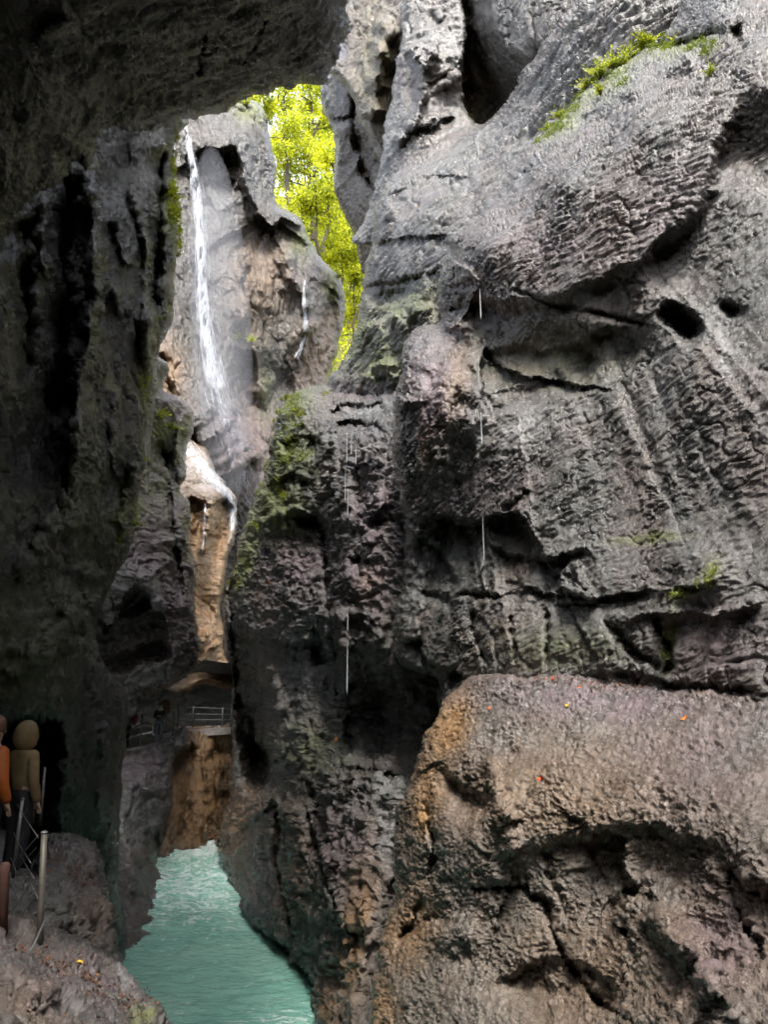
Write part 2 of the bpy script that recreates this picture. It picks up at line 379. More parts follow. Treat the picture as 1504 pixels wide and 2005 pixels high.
# dark left wall
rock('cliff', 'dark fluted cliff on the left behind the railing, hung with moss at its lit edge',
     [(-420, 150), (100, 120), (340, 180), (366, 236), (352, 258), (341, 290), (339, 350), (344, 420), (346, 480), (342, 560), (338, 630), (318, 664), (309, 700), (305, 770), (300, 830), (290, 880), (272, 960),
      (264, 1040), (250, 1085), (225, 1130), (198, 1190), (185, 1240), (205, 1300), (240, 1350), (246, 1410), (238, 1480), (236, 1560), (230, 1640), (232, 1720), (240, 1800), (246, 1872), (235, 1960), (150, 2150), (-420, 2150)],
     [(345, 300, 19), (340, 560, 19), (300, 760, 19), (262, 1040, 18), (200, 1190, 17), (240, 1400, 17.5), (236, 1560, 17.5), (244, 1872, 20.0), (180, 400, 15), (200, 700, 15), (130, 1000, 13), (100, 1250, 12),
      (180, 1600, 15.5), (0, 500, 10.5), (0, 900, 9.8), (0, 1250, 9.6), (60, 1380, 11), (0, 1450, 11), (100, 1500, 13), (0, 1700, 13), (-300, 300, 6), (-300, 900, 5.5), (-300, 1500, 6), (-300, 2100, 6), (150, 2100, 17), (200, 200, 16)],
     ROCK_SHADE, 15, feats=[('line', [(178, 330), (180, 450), (185, 560), (178, 640), (160, 720), (152, 860), (140, 960)], -1.0, 14), ('line', [(130, 330), (125, 520), (120, 700), (110, 820)], 1.6, 30),
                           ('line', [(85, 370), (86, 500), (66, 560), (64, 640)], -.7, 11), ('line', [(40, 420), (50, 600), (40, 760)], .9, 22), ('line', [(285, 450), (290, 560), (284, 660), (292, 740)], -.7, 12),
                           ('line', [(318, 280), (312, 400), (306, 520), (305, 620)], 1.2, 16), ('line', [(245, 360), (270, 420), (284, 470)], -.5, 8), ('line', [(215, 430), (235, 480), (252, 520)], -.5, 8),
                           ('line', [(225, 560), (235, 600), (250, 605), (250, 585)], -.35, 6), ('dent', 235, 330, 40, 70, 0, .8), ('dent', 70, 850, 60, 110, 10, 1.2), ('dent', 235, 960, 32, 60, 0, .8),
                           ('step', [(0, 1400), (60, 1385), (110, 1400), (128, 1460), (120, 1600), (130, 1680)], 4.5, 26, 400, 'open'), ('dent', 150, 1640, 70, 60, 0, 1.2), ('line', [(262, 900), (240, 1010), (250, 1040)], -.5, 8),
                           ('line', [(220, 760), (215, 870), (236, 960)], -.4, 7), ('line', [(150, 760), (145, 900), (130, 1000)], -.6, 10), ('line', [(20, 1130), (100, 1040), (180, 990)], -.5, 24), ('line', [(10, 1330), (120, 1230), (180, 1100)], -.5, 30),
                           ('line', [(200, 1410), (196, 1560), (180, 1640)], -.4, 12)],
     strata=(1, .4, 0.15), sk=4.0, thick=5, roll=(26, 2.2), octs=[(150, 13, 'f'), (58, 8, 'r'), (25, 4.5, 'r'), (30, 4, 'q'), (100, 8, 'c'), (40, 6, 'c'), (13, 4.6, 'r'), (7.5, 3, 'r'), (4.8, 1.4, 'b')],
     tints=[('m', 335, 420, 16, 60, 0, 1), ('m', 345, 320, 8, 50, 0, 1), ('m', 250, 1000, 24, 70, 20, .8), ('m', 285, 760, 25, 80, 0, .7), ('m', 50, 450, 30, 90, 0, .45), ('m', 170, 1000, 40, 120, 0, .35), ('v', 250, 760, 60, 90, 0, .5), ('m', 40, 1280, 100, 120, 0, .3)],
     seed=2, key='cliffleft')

# lit wall above the walkway
rock('cliff', 'purplish lit cliff spur on the left bulging above the walkway where the walkers stand',
     [(60, 640), (310, 700), (318, 758), (344, 772), (366, 790), (379, 815), (380, 850), (367, 880), (366, 930), (352, 960), (372, 985), (374, 1040), (376, 1078), (386, 1110), (383, 1160), (380, 1190), (386, 1235), (385, 1290),
      (376, 1318), (345, 1338), (318, 1345), (305, 1372), (270, 1400), (246, 1440), (200, 1470), (60, 1400)],
     [(375, 815, 31), (360, 930, 31), (385, 1110, 31), (385, 1260, 31), (320, 800, 28.5), (290, 1000, 27.5), (270, 1080, 26.5), (330, 1180, 28), (330, 1330, 30), (300, 1370, 31), (250, 1430, 30), (200, 1250, 27), (200, 1400, 29), (80, 900, 25), (80, 1400, 27), (350, 1010, 29.5)],
     ROCK_MID, 28, feats=[('line', [(318, 860), (330, 960), (345, 1080), (362, 1190)], .9, 7), ('step', [(265, 1135), (300, 1160), (330, 1230), (345, 1300)], 2.0, 20, 200), ('dent', 345, 930, 14, 40, 0, .9), ('line', [(365, 800), (350, 860), (345, 910)], -.5, 6), ('dent', 320, 905, 22, 30, 0, .7), ('dent', 260, 1240, 40, 60, 0, .5)],
     thick=5, roll=(18, 2.2), gain=1.3, tints=[('v', 345, 790, 40, 30, 0, 1), ('v', 290, 1060, 40, 80, 0, 1), ('v', 340, 1180, 40, 120, 0, .8), ('m', 320, 840, 25, 30, 0, .9), ('m', 270, 990, 30, 40, 0, .5)], seed=3, key='spur')

# pedestal under the walkway (left) and ochre back (right)
rock('rock_face', 'wet lit rock bank below the walkway, dropping to the left edge of the river',
     [(150, 1440), (240, 1466), (300, 1450), (338, 1436), (362, 1424), (372, 1460), (342, 1490), (338, 1560), (330, 1600), (318, 1640), (308, 1690), (322, 1720), (336, 1745), (352, 1784), (330, 1800), (322, 1838), (250, 1874), (150, 1900)],
     [(240, 1475, 31), (330, 1450, 33), (335, 1560, 32), (260, 1560, 29.5), (310, 1690, 30), (350, 1780, 26.3), (320, 1838, 23.2), (250, 1872, 21.0), (260, 1700, 26), (170, 1600, 29), (170, 1880, 21)],
     ROCK_MID, 27, feats=[('line', [(306, 1620), (312, 1700), (318, 1790)], .8, 6), ('dent', 300, 1560, 22, 28, 20, .25), ('line', [(240, 1600), (262, 1680), (270, 1760)], -.5, 10), ('step', [(260, 1530), (300, 1545), (330, 1600)], .25, 14, 60)],
     thick=4, roll=(16, 1.6), gain=1.0, step=1.7, jitter=(4, 2), tints=[('p', 285, 1510, 45, 50, 0, .7), ('v', 280, 1500, 50, 40, 0, 1), ('p', 265, 1600, 26, 60, 0, .7), ('v', 335, 1750, 20, 50, 0, .7)], seed=4, cat='rock face', key='bank')  # pale patches stand in for light and glints on the bank
rock('rock_face', 'ochre stained rock step under the far railing, falling sheer to the river',
     [(300, 1430), (345, 1426), (400, 1424), (440, 1420), (520, 1418), (520, 1700), (430, 1680), (416, 1648), (398, 1660), (360, 1672), (332, 1690), (300, 1720)],
     [(340, 1430, 36), (450, 1425, 37.5), (415, 1640, 34.6), (335, 1680, 32.4), (375, 1560, 34.6), (510, 1550, 39), (440, 1500, 37)],
     ROCK_FAR, 36, feats=[('line', [(372, 1450), (366, 1560), (352, 1660)], .7, 9), ('step', [(418, 1700), (420, 1560), (432, 1470)], -1.0, 8, 100), ('dent', 425, 1475, 22, 30, 0, .6), ('line', [(398, 1450), (402, 1560), (398, 1650)], -.5, 9)],
     thick=4, roll=(8, .6), step=1.7, gain=1.1, strata=(1, .3, .1), tints=[('o', 395, 1540, 75, 160, 0, 1.15), ('o', 400, 1440, 60, 14, 0, 1.0), ('p', 440, 1428, 20, 10, 0, .8)], seed=5, cat='rock face')

# far wall with the waterfall
rock('cliff', 'tall far cliff that the waterfall runs down, tan streaks and a blocky top',
     [(200, 40), (430, 90), (470, 180), (500, 196), (522, 228), (532, 290), (540, 345), (541, 392), (562, 410), (588, 428), (606, 470), (622, 500), (648, 528), (672, 556), (677, 600), (668, 660), (652, 715), (646, 762), (660, 900), (620, 1100), (560, 1290), (300, 1290), (180, 1100)],
     [(360, 250, 46), (400, 400, 46), (480, 230, 47), (530, 330, 49), (470, 350, 45.5), (540, 430, 49), (600, 470, 51), (670, 570, 54), (650, 740, 54), (600, 650, 51), (500, 600, 47.5), (400, 700, 46), (430, 850, 44), (520, 800, 49), (500, 950, 46), (340, 720, 44), (320, 900, 44),
      (480, 1200, 48), (560, 1400, 50), (300, 1400, 48), (220, 500, 44), (220, 100, 46)],
     ROCK_FAR, 45, feats=[('step', [(362, 300), (430, 290), (462, 330), (456, 390)], 1.5, 12, 60), ('step', [(456, 280), (500, 400), (530, 440), (545, 420)], 1.8, 14, 80), ('line', [(540, 470), (565, 540), (600, 580), (600, 660)], -1.0, 14),
                          ('line', [(480, 480), (470, 600), (500, 700), (520, 800)], -1.3, 12), ('line', [(372, 270), (385, 400), (400, 600), (420, 760)], .9, 26), ('dent', 545, 640, 36, 90, 0, 1.4), ('dent', 640, 610, 18, 60, 0, 1.5),
                          ('step', [(400, 740), (440, 780), (490, 840), (525, 900)], -1.6, 22, 200), ('line', [(320, 690), (350, 800), (400, 900)], .8, 10), ('dent', 470, 760, 26, 50, 0, 1.4), ('dent', 555, 760, 30, 50, 0, 1.4), ('dent', 505, 350, 30, 60, -30, .8)],
     thick=6, roll=(14, 1.6), gain=1.25, strata=(1, .5, .25), sk=3.2, step=1.8, octs=[(150, 9, 'f'), (58, 3, 'r'), (34, 6, 'q'), (110, 10, 'c'), (50, 7, 'c'), (13, 3, 'b'), (8, 2.6, 'r'), (5, 1.4, 'b')],
     tints=[('o', 330, 730, 26, 60, -10, .75), ('o', 500, 560, 60, 110, 0, .42), ('o', 620, 690, 40, 70, 0, .55), ('m', 490, 215, 40, 22, 30, .9), ('m', 600, 470, 24, 40, 40, .9), ('m', 650, 560, 16, 40, 0, .7), ('p', 410, 740, 24, 60, 0, .5), ('v', 470, 860, 60, 80, 0, .8), ('o', 500, 850, 40, 80, 0, .4), ('m', 520, 760, 14, 60, 0, .5)], seed=6, key='waterwall')
# lower spout wall
rock('cliff', 'orange brown scalloped wall below the waterfall, with a white wet lip on top',
     [(280, 800), (352, 800), (378, 862), (405, 880), (428, 925), (452, 955), (463, 980), (459, 1050), (446, 1085), (440, 1120), (434, 1200), (438, 1260), (447, 1300), (470, 1345), (440, 1348), (400, 1338), (370, 1352), (330, 1350), (280, 1300)],
     [(380, 880, 41), (440, 950, 40.5), (460, 1000, 41.5), (400, 1000, 38.5), (440, 1150, 40.5), (400, 1150, 39.5), (390, 1330, 39), (450, 1330, 40.5), (320, 1000, 40), (320, 1320, 40)],
     ROCK_FAR, 39, feats=[('line', [(402, 990), (400, 1040), (396, 1085)], -.9, 5), ('dent', 385, 1020, 12, 45, 0, 1.0), ('dent', 430, 1045, 15, 50, 12, 1.2), ('step', [(372, 965), (410, 985), (440, 975), (462, 1000)], 1.0, 8, 50), ('dent', 400, 1170, 20, 50, 0, .6), ('step', [(380, 1240), (410, 1230), (440, 1260)], -.7, 14, 80)],
     thick=9, roll=(12, 1.2), step=1.7, gain=.8, strata=(.1, .1, 1), tints=[('o', 410, 1180, 110, 300, 0, 1.1), ('p', 410, 930, 40, 34, 40, 1.2), ('p', 452, 1000, 10, 60, 0, 1.0)], seed=7, key='spout')
# dark cave behind the far railing
rock('cave_wall', 'back wall of the hollow behind the far railing, shade put into its colour', [(80, 1240), (640, 1240), (640, 1470), (80, 1490)], [(180, 1320, 58), (520, 1310, 58), (520, 1460, 59), (180, 1470, 58), (350, 1390, 61)],
     ROCK_SHADE, 44, step=3, thick=3, roll=(5, .3), seed=8, cat='cave')

def cave_shell(name, label, z, down):  # sheets added to close the hollow and keep light out
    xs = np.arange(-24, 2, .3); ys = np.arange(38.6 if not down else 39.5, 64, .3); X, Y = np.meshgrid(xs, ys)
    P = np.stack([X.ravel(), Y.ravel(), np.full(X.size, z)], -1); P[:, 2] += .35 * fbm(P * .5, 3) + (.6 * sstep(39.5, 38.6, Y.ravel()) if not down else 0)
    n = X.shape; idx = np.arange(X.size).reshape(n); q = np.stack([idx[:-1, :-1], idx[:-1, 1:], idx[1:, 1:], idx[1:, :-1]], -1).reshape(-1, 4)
    tag(mesh_from(name, P, q, ROCK_SHADE, np.zeros((len(P), 4))), label, 'cave', 'structure')
cave_shell('cave_roof', 'low roof added to keep light out of the hollow behind the far railing', 2.75, False)
cave_shell('cave_floor', 'floor added to close off the hollow behind the far railing', -.75, True)
# upper walls right of the forest gap
rock('cliff', 'pale grey cliff strip right of the forest gap, cracked across its top',
     [(626, 160), (636, 146), (700, 100), (800, 200), (800, 560), (716, 540), (703, 520), (696, 478), (684, 440), (655, 385), (652, 350), (657, 300), (650, 260), (638, 225), (630, 195)],
     [(640, 170, 40), (655, 350, 41), (705, 500, 41), (700, 250, 37.5), (740, 400, 37), (780, 300, 36), (780, 520, 37)],
     ROCK_FAR, 38, feats=[('line', [(630, 245), (665, 235), (705, 225)], .8, 4), ('line', [(690, 150), (700, 300), (735, 380)], 1.2, 9)], thick=6, roll=(14, 2), step=1.8, gain=.9, tints=[('p', 660, 200, 30, 60, 0, .5), ('p', 690, 380, 30, 80, 0, .3)], seed=9)
rock('cliff', 'olive streaked cliff at the top centre rising out of the picture',
     [(640, -500), (1200, -500), (1200, 250), (960, 260), (900, 230), (760, 345), (745, 320), (725, 280), (700, 235), (690, 190), (655, 150), (640, 138), (665, 90), (660, 0)],
     [(660, 130, 34), (700, 0, 34), (700, 220, 33), (750, 320, 33), (800, 60, 30), (900, 100, 30), (920, 200, 31), (1000, 100, 25), (1150, 100, 22), (1150, -400, 24), (700, -400, 38)],
     ROCK_FAR, 31, feats=[('line', [(760, 0), (740, 120), (735, 240)], -1.2, 18), ('line', [(920, -20), (915, 80), (908, 200)], .5, 20), ('line', [(850, 20), (868, 60), (862, 120)], -.9, 16)], thick=7, roll=(16, 2), strata=(1, .6, .1), sk=4,
     tints=[('o', 735, 120, 50, 140, 0, .4), ('m', 730, 120, 40, 140, 0, .35), ('p', 850, 60, 24, 60, 0, .5), ('p', 800, 20, 8, 100, 0, .5), ('o', 920, 180, 30, 60, 0, .35)], seed=10)
rock('cliff', 'grey buttress between the olive cliff and the layered dome',
     [(786, 60), (800, -40), (880, -70), (908, 20), (912, 100), (903, 190), (930, 260), (930, 420), (700, 480), (715, 420), (738, 345), (745, 300), (750, 255), (764, 205), (778, 140)],
     [(760, 260, 29), (745, 400, 29), (800, 150, 28.5), (850, 140, 27.5), (885, 200, 28), (840, 250, 27), (900, 400, 26), (800, 350, 27), (840, 0, 28.5), (840, -70, 29)],
     ROCK_MID, 28, feats=[('step', [(776, 112), (800, 88), (826, 80), (866, 104), (905, 150)], -1.1, 9, 220, 'open'), ('line', [(815, 90), (830, 160), (815, 230), (760, 290)], -.7, 10), ('line', [(770, 260), (850, 250), (890, 225)], .5, 4)], thick=4, roll=(12, .6), jitter=(7, 4), tints=[('p', 825, 130, 30, 60, 0, .25)], seed=11)
rock('cliff', 'layered dome of dark bedded rock right of the gap, moss along its foot',
     [(905, 228), (870, 250), (820, 290), (770, 340), (745, 385), (728, 430), (730, 470), (718, 520), (708, 570), (700, 620), (690, 660), (668, 715), (640, 755), (660, 830), (1000, 900), (1300, 500), (1900, 300), (1900, -400), (1300, -150), (1060, 90), (990, 200), (940, 240)],
     [(900, 235, 26.5), (770, 345, 25.5), (728, 440, 25.5), (705, 580, 26), (650, 740, 27), (800, 450, 22.5), (800, 650, 21.5), (760, 770, 23), (900, 330, 22.5), (900, 500, 19.5), (1000, 300, 20), (1100, 150, 18.5), (1200, 0, 17), (1000, 800, 18), (1200, 300, 16), (1500, -50, 14), (1800, -300, 13), (1500, 200, 13.5)],
     ROCK_MID, 22, feats=[('step', [(700, 560), (740, 545), (800, 535), (865, 520)], .6, 12, 30), ('dent', 770, 580, 40, 16, -8, .9), ('step', [(690, 640), (760, 610), (850, 590)], -.7, 14, 60), ('step', [(730, 480), (800, 460), (880, 455)], .35, 10, 30),
                          ('step', [(690, 770), (720, 720), (790, 690), (830, 690)], -.8, 8, 100), ('step', [(750, 390), (830, 350), (930, 330)], .25, 10, 30)],
     octs=[(140, 12, 'f'), (26, 6.5, 't'), (12, 3, 't'), (15, 6, 'r', (1150, 80, 330, 260, -30)), (8, 3.5, 'b', (1150, 80, 330, 260, -30)), (40, 7, 'c', (1150, 80, 330, 260, -30)), (90, 8, 'c'), (30, 6, 'c', None, (-.28, .1, 1), 4), (26, 4.5, 'q'), (50, 4, 'r'), (22, 3.8, 'b'), (11, 2.8, 'r'), (7, 1.7, 'b'), (4.6, .9, 'f')], strata=(-.28, .1, 1), sk=3.2, thick=5, roll=(26, 2.4), jitter=(10, 4),
     tints=[('m', 690, 650, 60, 60, 0, .9), ('m', 800, 600, 90, 40, -10, .55), ('m', 740, 700, 60, 50, -20, .8), ('v', 700, 760, 60, 16, 0, .8)], seed=12, key='dome')

# mossy middle mass
rock('cliff', 'craggy mid gorge cliff with green moss on its left shoulder, standing in the river',
     [(536, 835), (545, 800), (572, 772), (605, 760), (645, 756), (700, 772), (765, 762), (800, 790), (830, 900), (850, 1100), (890, 1300), (890, 1500), (860, 1700), (800, 2160), (610, 2160), (612, 2010), (604, 1922), (562, 1874), (530, 1850), (482, 1812), (458, 1768), (441, 1716), (429, 1655), (431, 1606), (452, 1560), (456, 1480), (452, 1400),
      (455, 1335), (444, 1262), (440, 1172), (462, 1090), (476, 1045), (494, 1000), (516, 925), (532, 875)],
     [(540, 830, 27), (600, 780, 26), (640, 760, 27), (760, 775, 22), (500, 1000, 27.5), (445, 1180, 28.5), (452, 1330, 29), (456, 1500, 29.5), (430, 1640, 30.5), (441, 1716, 29.2), (482, 1812, 23.3), (562, 1874, 20.6), (604, 1922, 18.9), (612, 2010, 16.4), (615, 2150, 14.5),
      (560, 950, 24.5), (640, 900, 22.5), (700, 860, 20.5), (560, 1150, 24), (640, 1120, 22), (740, 1000, 18.5), (720, 1150, 18), (600, 1350, 22.5), (660, 1380, 20.5), (560, 1500, 23), (490, 1640, 25.5), (540, 1750, 21.8), (640, 1600, 19), (720, 1600, 17), (700, 1800, 15.5), (690, 2000, 13.2), (780, 1300, 17.2), (860, 1250, 18), (850, 1600, 17), (820, 2000, 14), (640, 1750, 17.5)],
     ROCK_MID, 20, feats=[('dent', 492, 1385, 40, 125, -8, 6.0, 4), ('dent', 505, 1500, 32, 48, 0, 4.5, 4), ('line', [(457, 1120), (452, 1200), (462, 1300), (470, 1400)], 2.0, 9), ('dent', 606, 1022, 26, 16, 10, 1.8, 3), ('dent', 600, 1050, 44, 30, 0, .8), ('dent', 627, 1265, 20, 42, 0, 1.3, 4),
                          ('step', [(545, 860), (600, 850), (640, 870)], .9, 10, 30), ('step', [(510, 960), (570, 930), (625, 945)], .8, 10, 40), ('step', [(495, 1010), (560, 990), (620, 1000)], -.6, 10, 60),
                          ('step', [(462, 1215), (520, 1245), (600, 1250), (690, 1270)], 1.1, 16, 120), ('line', [(632, 1000), (640, 1120), (655, 1260), (668, 1420)], .9, 8), ('dent', 740, 1400, 62, 90, 12, 2.4, 3), ('dent', 710, 960, 22, 60, 0, 1.2, 3),
                          ('step', [(630, 1500), (700, 1505), (760, 1520), (815, 1530)], -1.0, 10, 200), ('line', [(640, 1508), (720, 1512), (800, 1530)], .8, 4), ('step', [(530, 1540), (560, 1570), (610, 1560)], -1.1, 12, 200), ('line', [(545, 1570), (545, 1680), (560, 1760), (580, 1860)], .9, 7), ('line', [(612, 1520), (606, 1600), (618, 1680)], .9, 9),
                          ('line', [(745, 930), (700, 1060), (670, 1180), (675, 1300)], -.9, 22), ('step', [(640, 800), (700, 790), (765, 782)], .6, 6, 20), ('step', [(650, 826), (700, 822), (760, 830)], .7, 8, 40), ('line', [(520, 1290), (545, 1400), (550, 1500)], -.9, 14), ('line', [(700, 1190), (760, 1290), (810, 1380)], -.5, 18),
                          ('dent', 590, 1440, 40, 40, 0, -.6), ('line', [(690, 1330), (684, 1420), (690, 1480)], .8, 8), ('line', [(700, 1730), (712, 1860), (690, 1990)], -.6, 18)],
     thick=5, roll=(24, 2.4), gain=1.35, jitter=(9, 4), octs=[(150, 12, 'f'), (58, 6, 'r'), (30, 5, 'q'), (22, 5, 'r'), (110, 10, 'c'), (48, 7, 'c'), (13, 4.2, 'r'), (8, 2.8, 'b'), (5, 1.5, 'r')],
     tints=[('m', 570, 790, 40, 30, -20, 1.1), ('m', 560, 890, 50, 60, 0, 1.0), ('m', 540, 990, 60, 60, -20, .9), ('m', 480, 1090, 20, 60, 10, .8), ('v', 590, 1100, 80, 70, 0, 1), ('v', 740, 1010, 50, 110, 0, 1), ('v', 720, 1130, 60, 70, 0, .8), ('o', 725, 1140, 16, 30, 25, .6), ('m', 600, 1470, 70, 60, 0, .35),
            ('o', 480, 1640, 50, 90, 0, .55), ('o', 570, 1700, 50, 120, 0, .35), ('m', 500, 960, 40, 120, 20, .7), ('o', 700, 1830, 30, 130, 8, .75), ('p', 720, 1820, 16, 90, 8, .5), ('p', 715, 800, 60, 8, -5, 1), ('o', 640, 1980, 30, 60, 0, .5), ('v', 660, 1660, 60, 80, 0, .5), ('p', 755, 1600, 14, 100, 0, .5), ('v', 700, 770, 60, 10, 0, .7)], seed=13, key='middle')  # ochre on the river nose is rock colour, strengthened to read as lit

# the big right wall
_a, _b, _c = np.array(at(930, 470, 13)), np.array(at(1500, 170, 8.2)), np.array(at(1200, 520, 9.5))
BED = np.cross(np.cross(_b - _a, _c - _a), _b - _a)
SH = (1240, 260, 460, 235, -32)
rock('cliff', 'huge grey right hand cliff with a bulging bedded shoulder and a pale hollow under its brow',
     [(2100, -700), (1500, -500), (1330, 20), (1270, 92), (1200, 140), (1150, 182), (1085, 245), (1040, 288), (990, 345), (940, 408), (905, 440), (882, 462), (884, 490), (866, 512), (858, 545), (860, 590), (856, 632), (834, 634), (806, 650), (792, 680), (782, 720), (774, 770), (772, 830), (764, 872), (772, 910), (776, 950),
      (790, 1010), (796, 1070), (790, 1140), (775, 1200), (768, 1260), (780, 1300), (812, 1318), (850, 1330), (870, 1420), (1000, 1600), (2100, 1700)],
     [(1300, 60, 13), (1150, 190, 14.2), (1000, 340, 14.5), (890, 465, 14.6), (862, 560, 15.2), (860, 630, 15.4), (780, 740, 15.0), (770, 880, 15), (795, 1060, 15), (775, 1230, 15), (850, 1320, 13.6), (1100, 350, 11.4), (1250, 200, 10.8), (1400, 60, 10), (1504, 0, 9.2), (1050, 500, 11.2), (1200, 450, 9.6), (1350, 350, 8.7), (1500, 250, 8.0),
      (930, 520, 13), (860, 760, 13), (900, 900, 12.2), (950, 1000, 11.6), (1000, 800, 11.0), (1150, 750, 9.9), (1300, 800, 8.6), (1500, 700, 7.3), (1500, 1000, 7.2), (1250, 1000, 9.0), (1100, 1000, 10.2), (900, 1150, 12.4), (1000, 1250, 10.7), (1200, 1250, 9.0), (1500, 1250, 7.0), (1100, 1330, 9.9), (1500, 1380, 7.0), (1250, 1330, 8.7), (950, 1330, 11.6), (1000, 1600, 12), (2000, 1600, 6.2), (2000, 700, 5.8), (2000, -600, 7), (1500, -400, 10.5)],
     ROCK_NEAR, 10, feats=[('step', [(905, 560), (980, 575), (1060, 572), (1150, 545), (1240, 500), (1310, 440), (1360, 380), (1392, 300), (1420, 230), (1440, 150)], .42, 40, 380),
                           ('step', [(930, 700), (985, 672), (1080, 680), (1180, 640), (1270, 612)], .2, 20, 240), ('step', [(955, 820), (942, 760), (938, 700), (960, 676)], .45, 12, 200), ('line', [(1000, 562), (1090, 600), (1180, 615), (1280, 640)], .18, 6), ('dent', 1316, 618, 28, 17, 20, .7, 3), ('dent', 1346, 640, 22, 24, 10, 1.0, 3), ('dent', 1434, 604, 16, 9, 10, .4, 2),
                           ('dent', 1090, 745, 26, 22, 0, .35), ('dent', 1150, 720, 24, 22, 0, .35), ('dent', 1230, 690, 22, 24, 0, .25), ('dent', 1080, 690, 130, 50, -5, .45),
                           ('step', [(780, 680), (800, 705), (806, 760), (790, 800)], -.5, 8, 60), ('line', [(850, 640), (822, 720), (800, 800)], -.4, 22), ('step', [(880, 500), (920, 520), (935, 580), (900, 640), (870, 660)], -.35, 10, 40), ('line', [(865, 620), (900, 600), (935, 605)], .3, 8), ('line', [(905, 620), (935, 760), (900, 870)], -.35, 24),
                           ('step', [(830, 1000), (900, 1015), (980, 1005), (1015, 990)], .75, 14, 160), ('step', [(790, 1020), (850, 1060), (900, 1140), (890, 1200)], .4, 14, 120), ('line', [(980, 1000), (1020, 980), (1030, 960)], .15, 6),
                           ('step', [(960, 1060), (1020, 1085), (1080, 1085), (1150, 1060)], .3, 14, 80), ('step', [(980, 1120), (1040, 1150), (1090, 1172), (1180, 1168), (1300, 1152), (1400, 1135)], .16, 10, 60), ('line', [(890, 1170), (985, 1162), (1075, 1170), (1180, 1172), (1290, 1155)], .18, 4), ('step', [(1080, 1160), (1095, 1115), (1130, 1090)], -.25, 8, 60),
                           ('line', [(1200, 1225), (1280, 1195), (1400, 1200), (1500, 1170)], -.18, 8), ('dent', 1380, 1110, 60, 50, 0, -.3), ('dent', 1330, 1165, 50, 30, -10, -.3), ('line', [(1060, 1180), (1075, 1250), (1070, 1310)], .25, 5), ('line', [(930, 1190), (925, 1250), (960, 1310)], .25, 5), ('line', [(1000, 1200), (1010, 1300)], .2, 4), ('line', [(1180, 1210), (1230, 1270), (1290, 1310)], .25, 6),
                           ('line', [(1280, 1210), (1310, 1270), (1300, 1320)], .3, 7), ('step', [(1140, 1310), (1260, 1320), (1360, 1335), (1500, 1345)], .12, 10, 60), ('step', [(820, 1240), (840, 1290), (890, 1310), (910, 1330)], .5, 8, 40), 
                           ('line', [(1060, 255), (1140, 190), (1220, 130), (1300, 75)], .5, 12), ('line', [(1300, 90), (1400, 70), (1460, 60)], .4, 12), ('line', [(1090, 240), (1170, 205), (1260, 150), (1380, 105)], -.3, 16), ('line', [(985, 370), (1010, 330), (1060, 300)], -.2, 14), ('dent', 960, 470, 60, 40, -20, -.4), ('dent', 1200, 260, 160, 60, -35, -.3)],
     octs=[(160, 8, 'f'), (60, 1.6, 'r'), (130, 9, 'c', None, (-.3, .2, 1), 2.2), (22, 9, 'r', (840, 830, 105, 290, 0)), (11, 5, 'r', (840, 830, 105, 290, 0)), (34, 7, 'c', (840, 830, 105, 290, 0)), (50, 6, 'c', None, (-.3, .2, 1), 2), (70, 8, 'c', SH, BED, 4), (30, 5, 'c', SH, BED, 6), (24, 4, 'c', None, (-.3, .2, 1), 2.5), (40, 3.2, 't', SH, BED), (17, 3, 't', SH, BED), (9, 2, 't', SH, BED), (13, 6, 'r', SH, BED, 6), (30, 5.5, 'q'), (26, 1.5, 'b'), (12, 2.6, 'b'), (14, 3, 'q'), (7, 2.2, 'r'), (5, 1.3, 'b')], strata=(-.38, .25, 1), sk=3.2, thick=5, roll=(22, 1.6), jitter=(15, 7), gain=1.05,
     tints=[('m', 1180, 140, 90, 40, -35, .9), ('m', 1100, 240, 50, 20, -40, .9), ('m', 1330, 90, 70, 20, -10, .8), ('v', 1050, 480, 140, 60, 0, .5), ('v', 1300, 400, 50, 120, 30, .6), ('v', 840, 760, 50, 120, 10, .9), ('o', 890, 740, 30, 90, 10, .5), ('o', 835, 870, 14, 40, 0, .6), ('p', 1020, 840, 70, 40, 0, .6), ('p', 1290, 740, 14, 90, 0, .5), ('p', 1420, 680, 14, 60, 0, .6),
            ('p', 1080, 1200, 10, 60, 0, .6), ('v', 940, 960, 90, 50, 0, .6), ('m', 1390, 1120, 14, 30, 20, 1), ('m', 1330, 1160, 30, 10, -10, 1), ('m', 1310, 1250, 12, 60, 10, .9), ('m', 1270, 1052, 60, 8, -5, .8), ('v', 1400, 1250, 100, 60, 0, .7), ('m', 1100, 1270, 120, 40, 0, .3), ('o', 1050, 690, 120, 60, 0, .12), ('m', 1080, 700, 120, 60, 0, .25)], seed=14, key='wall')

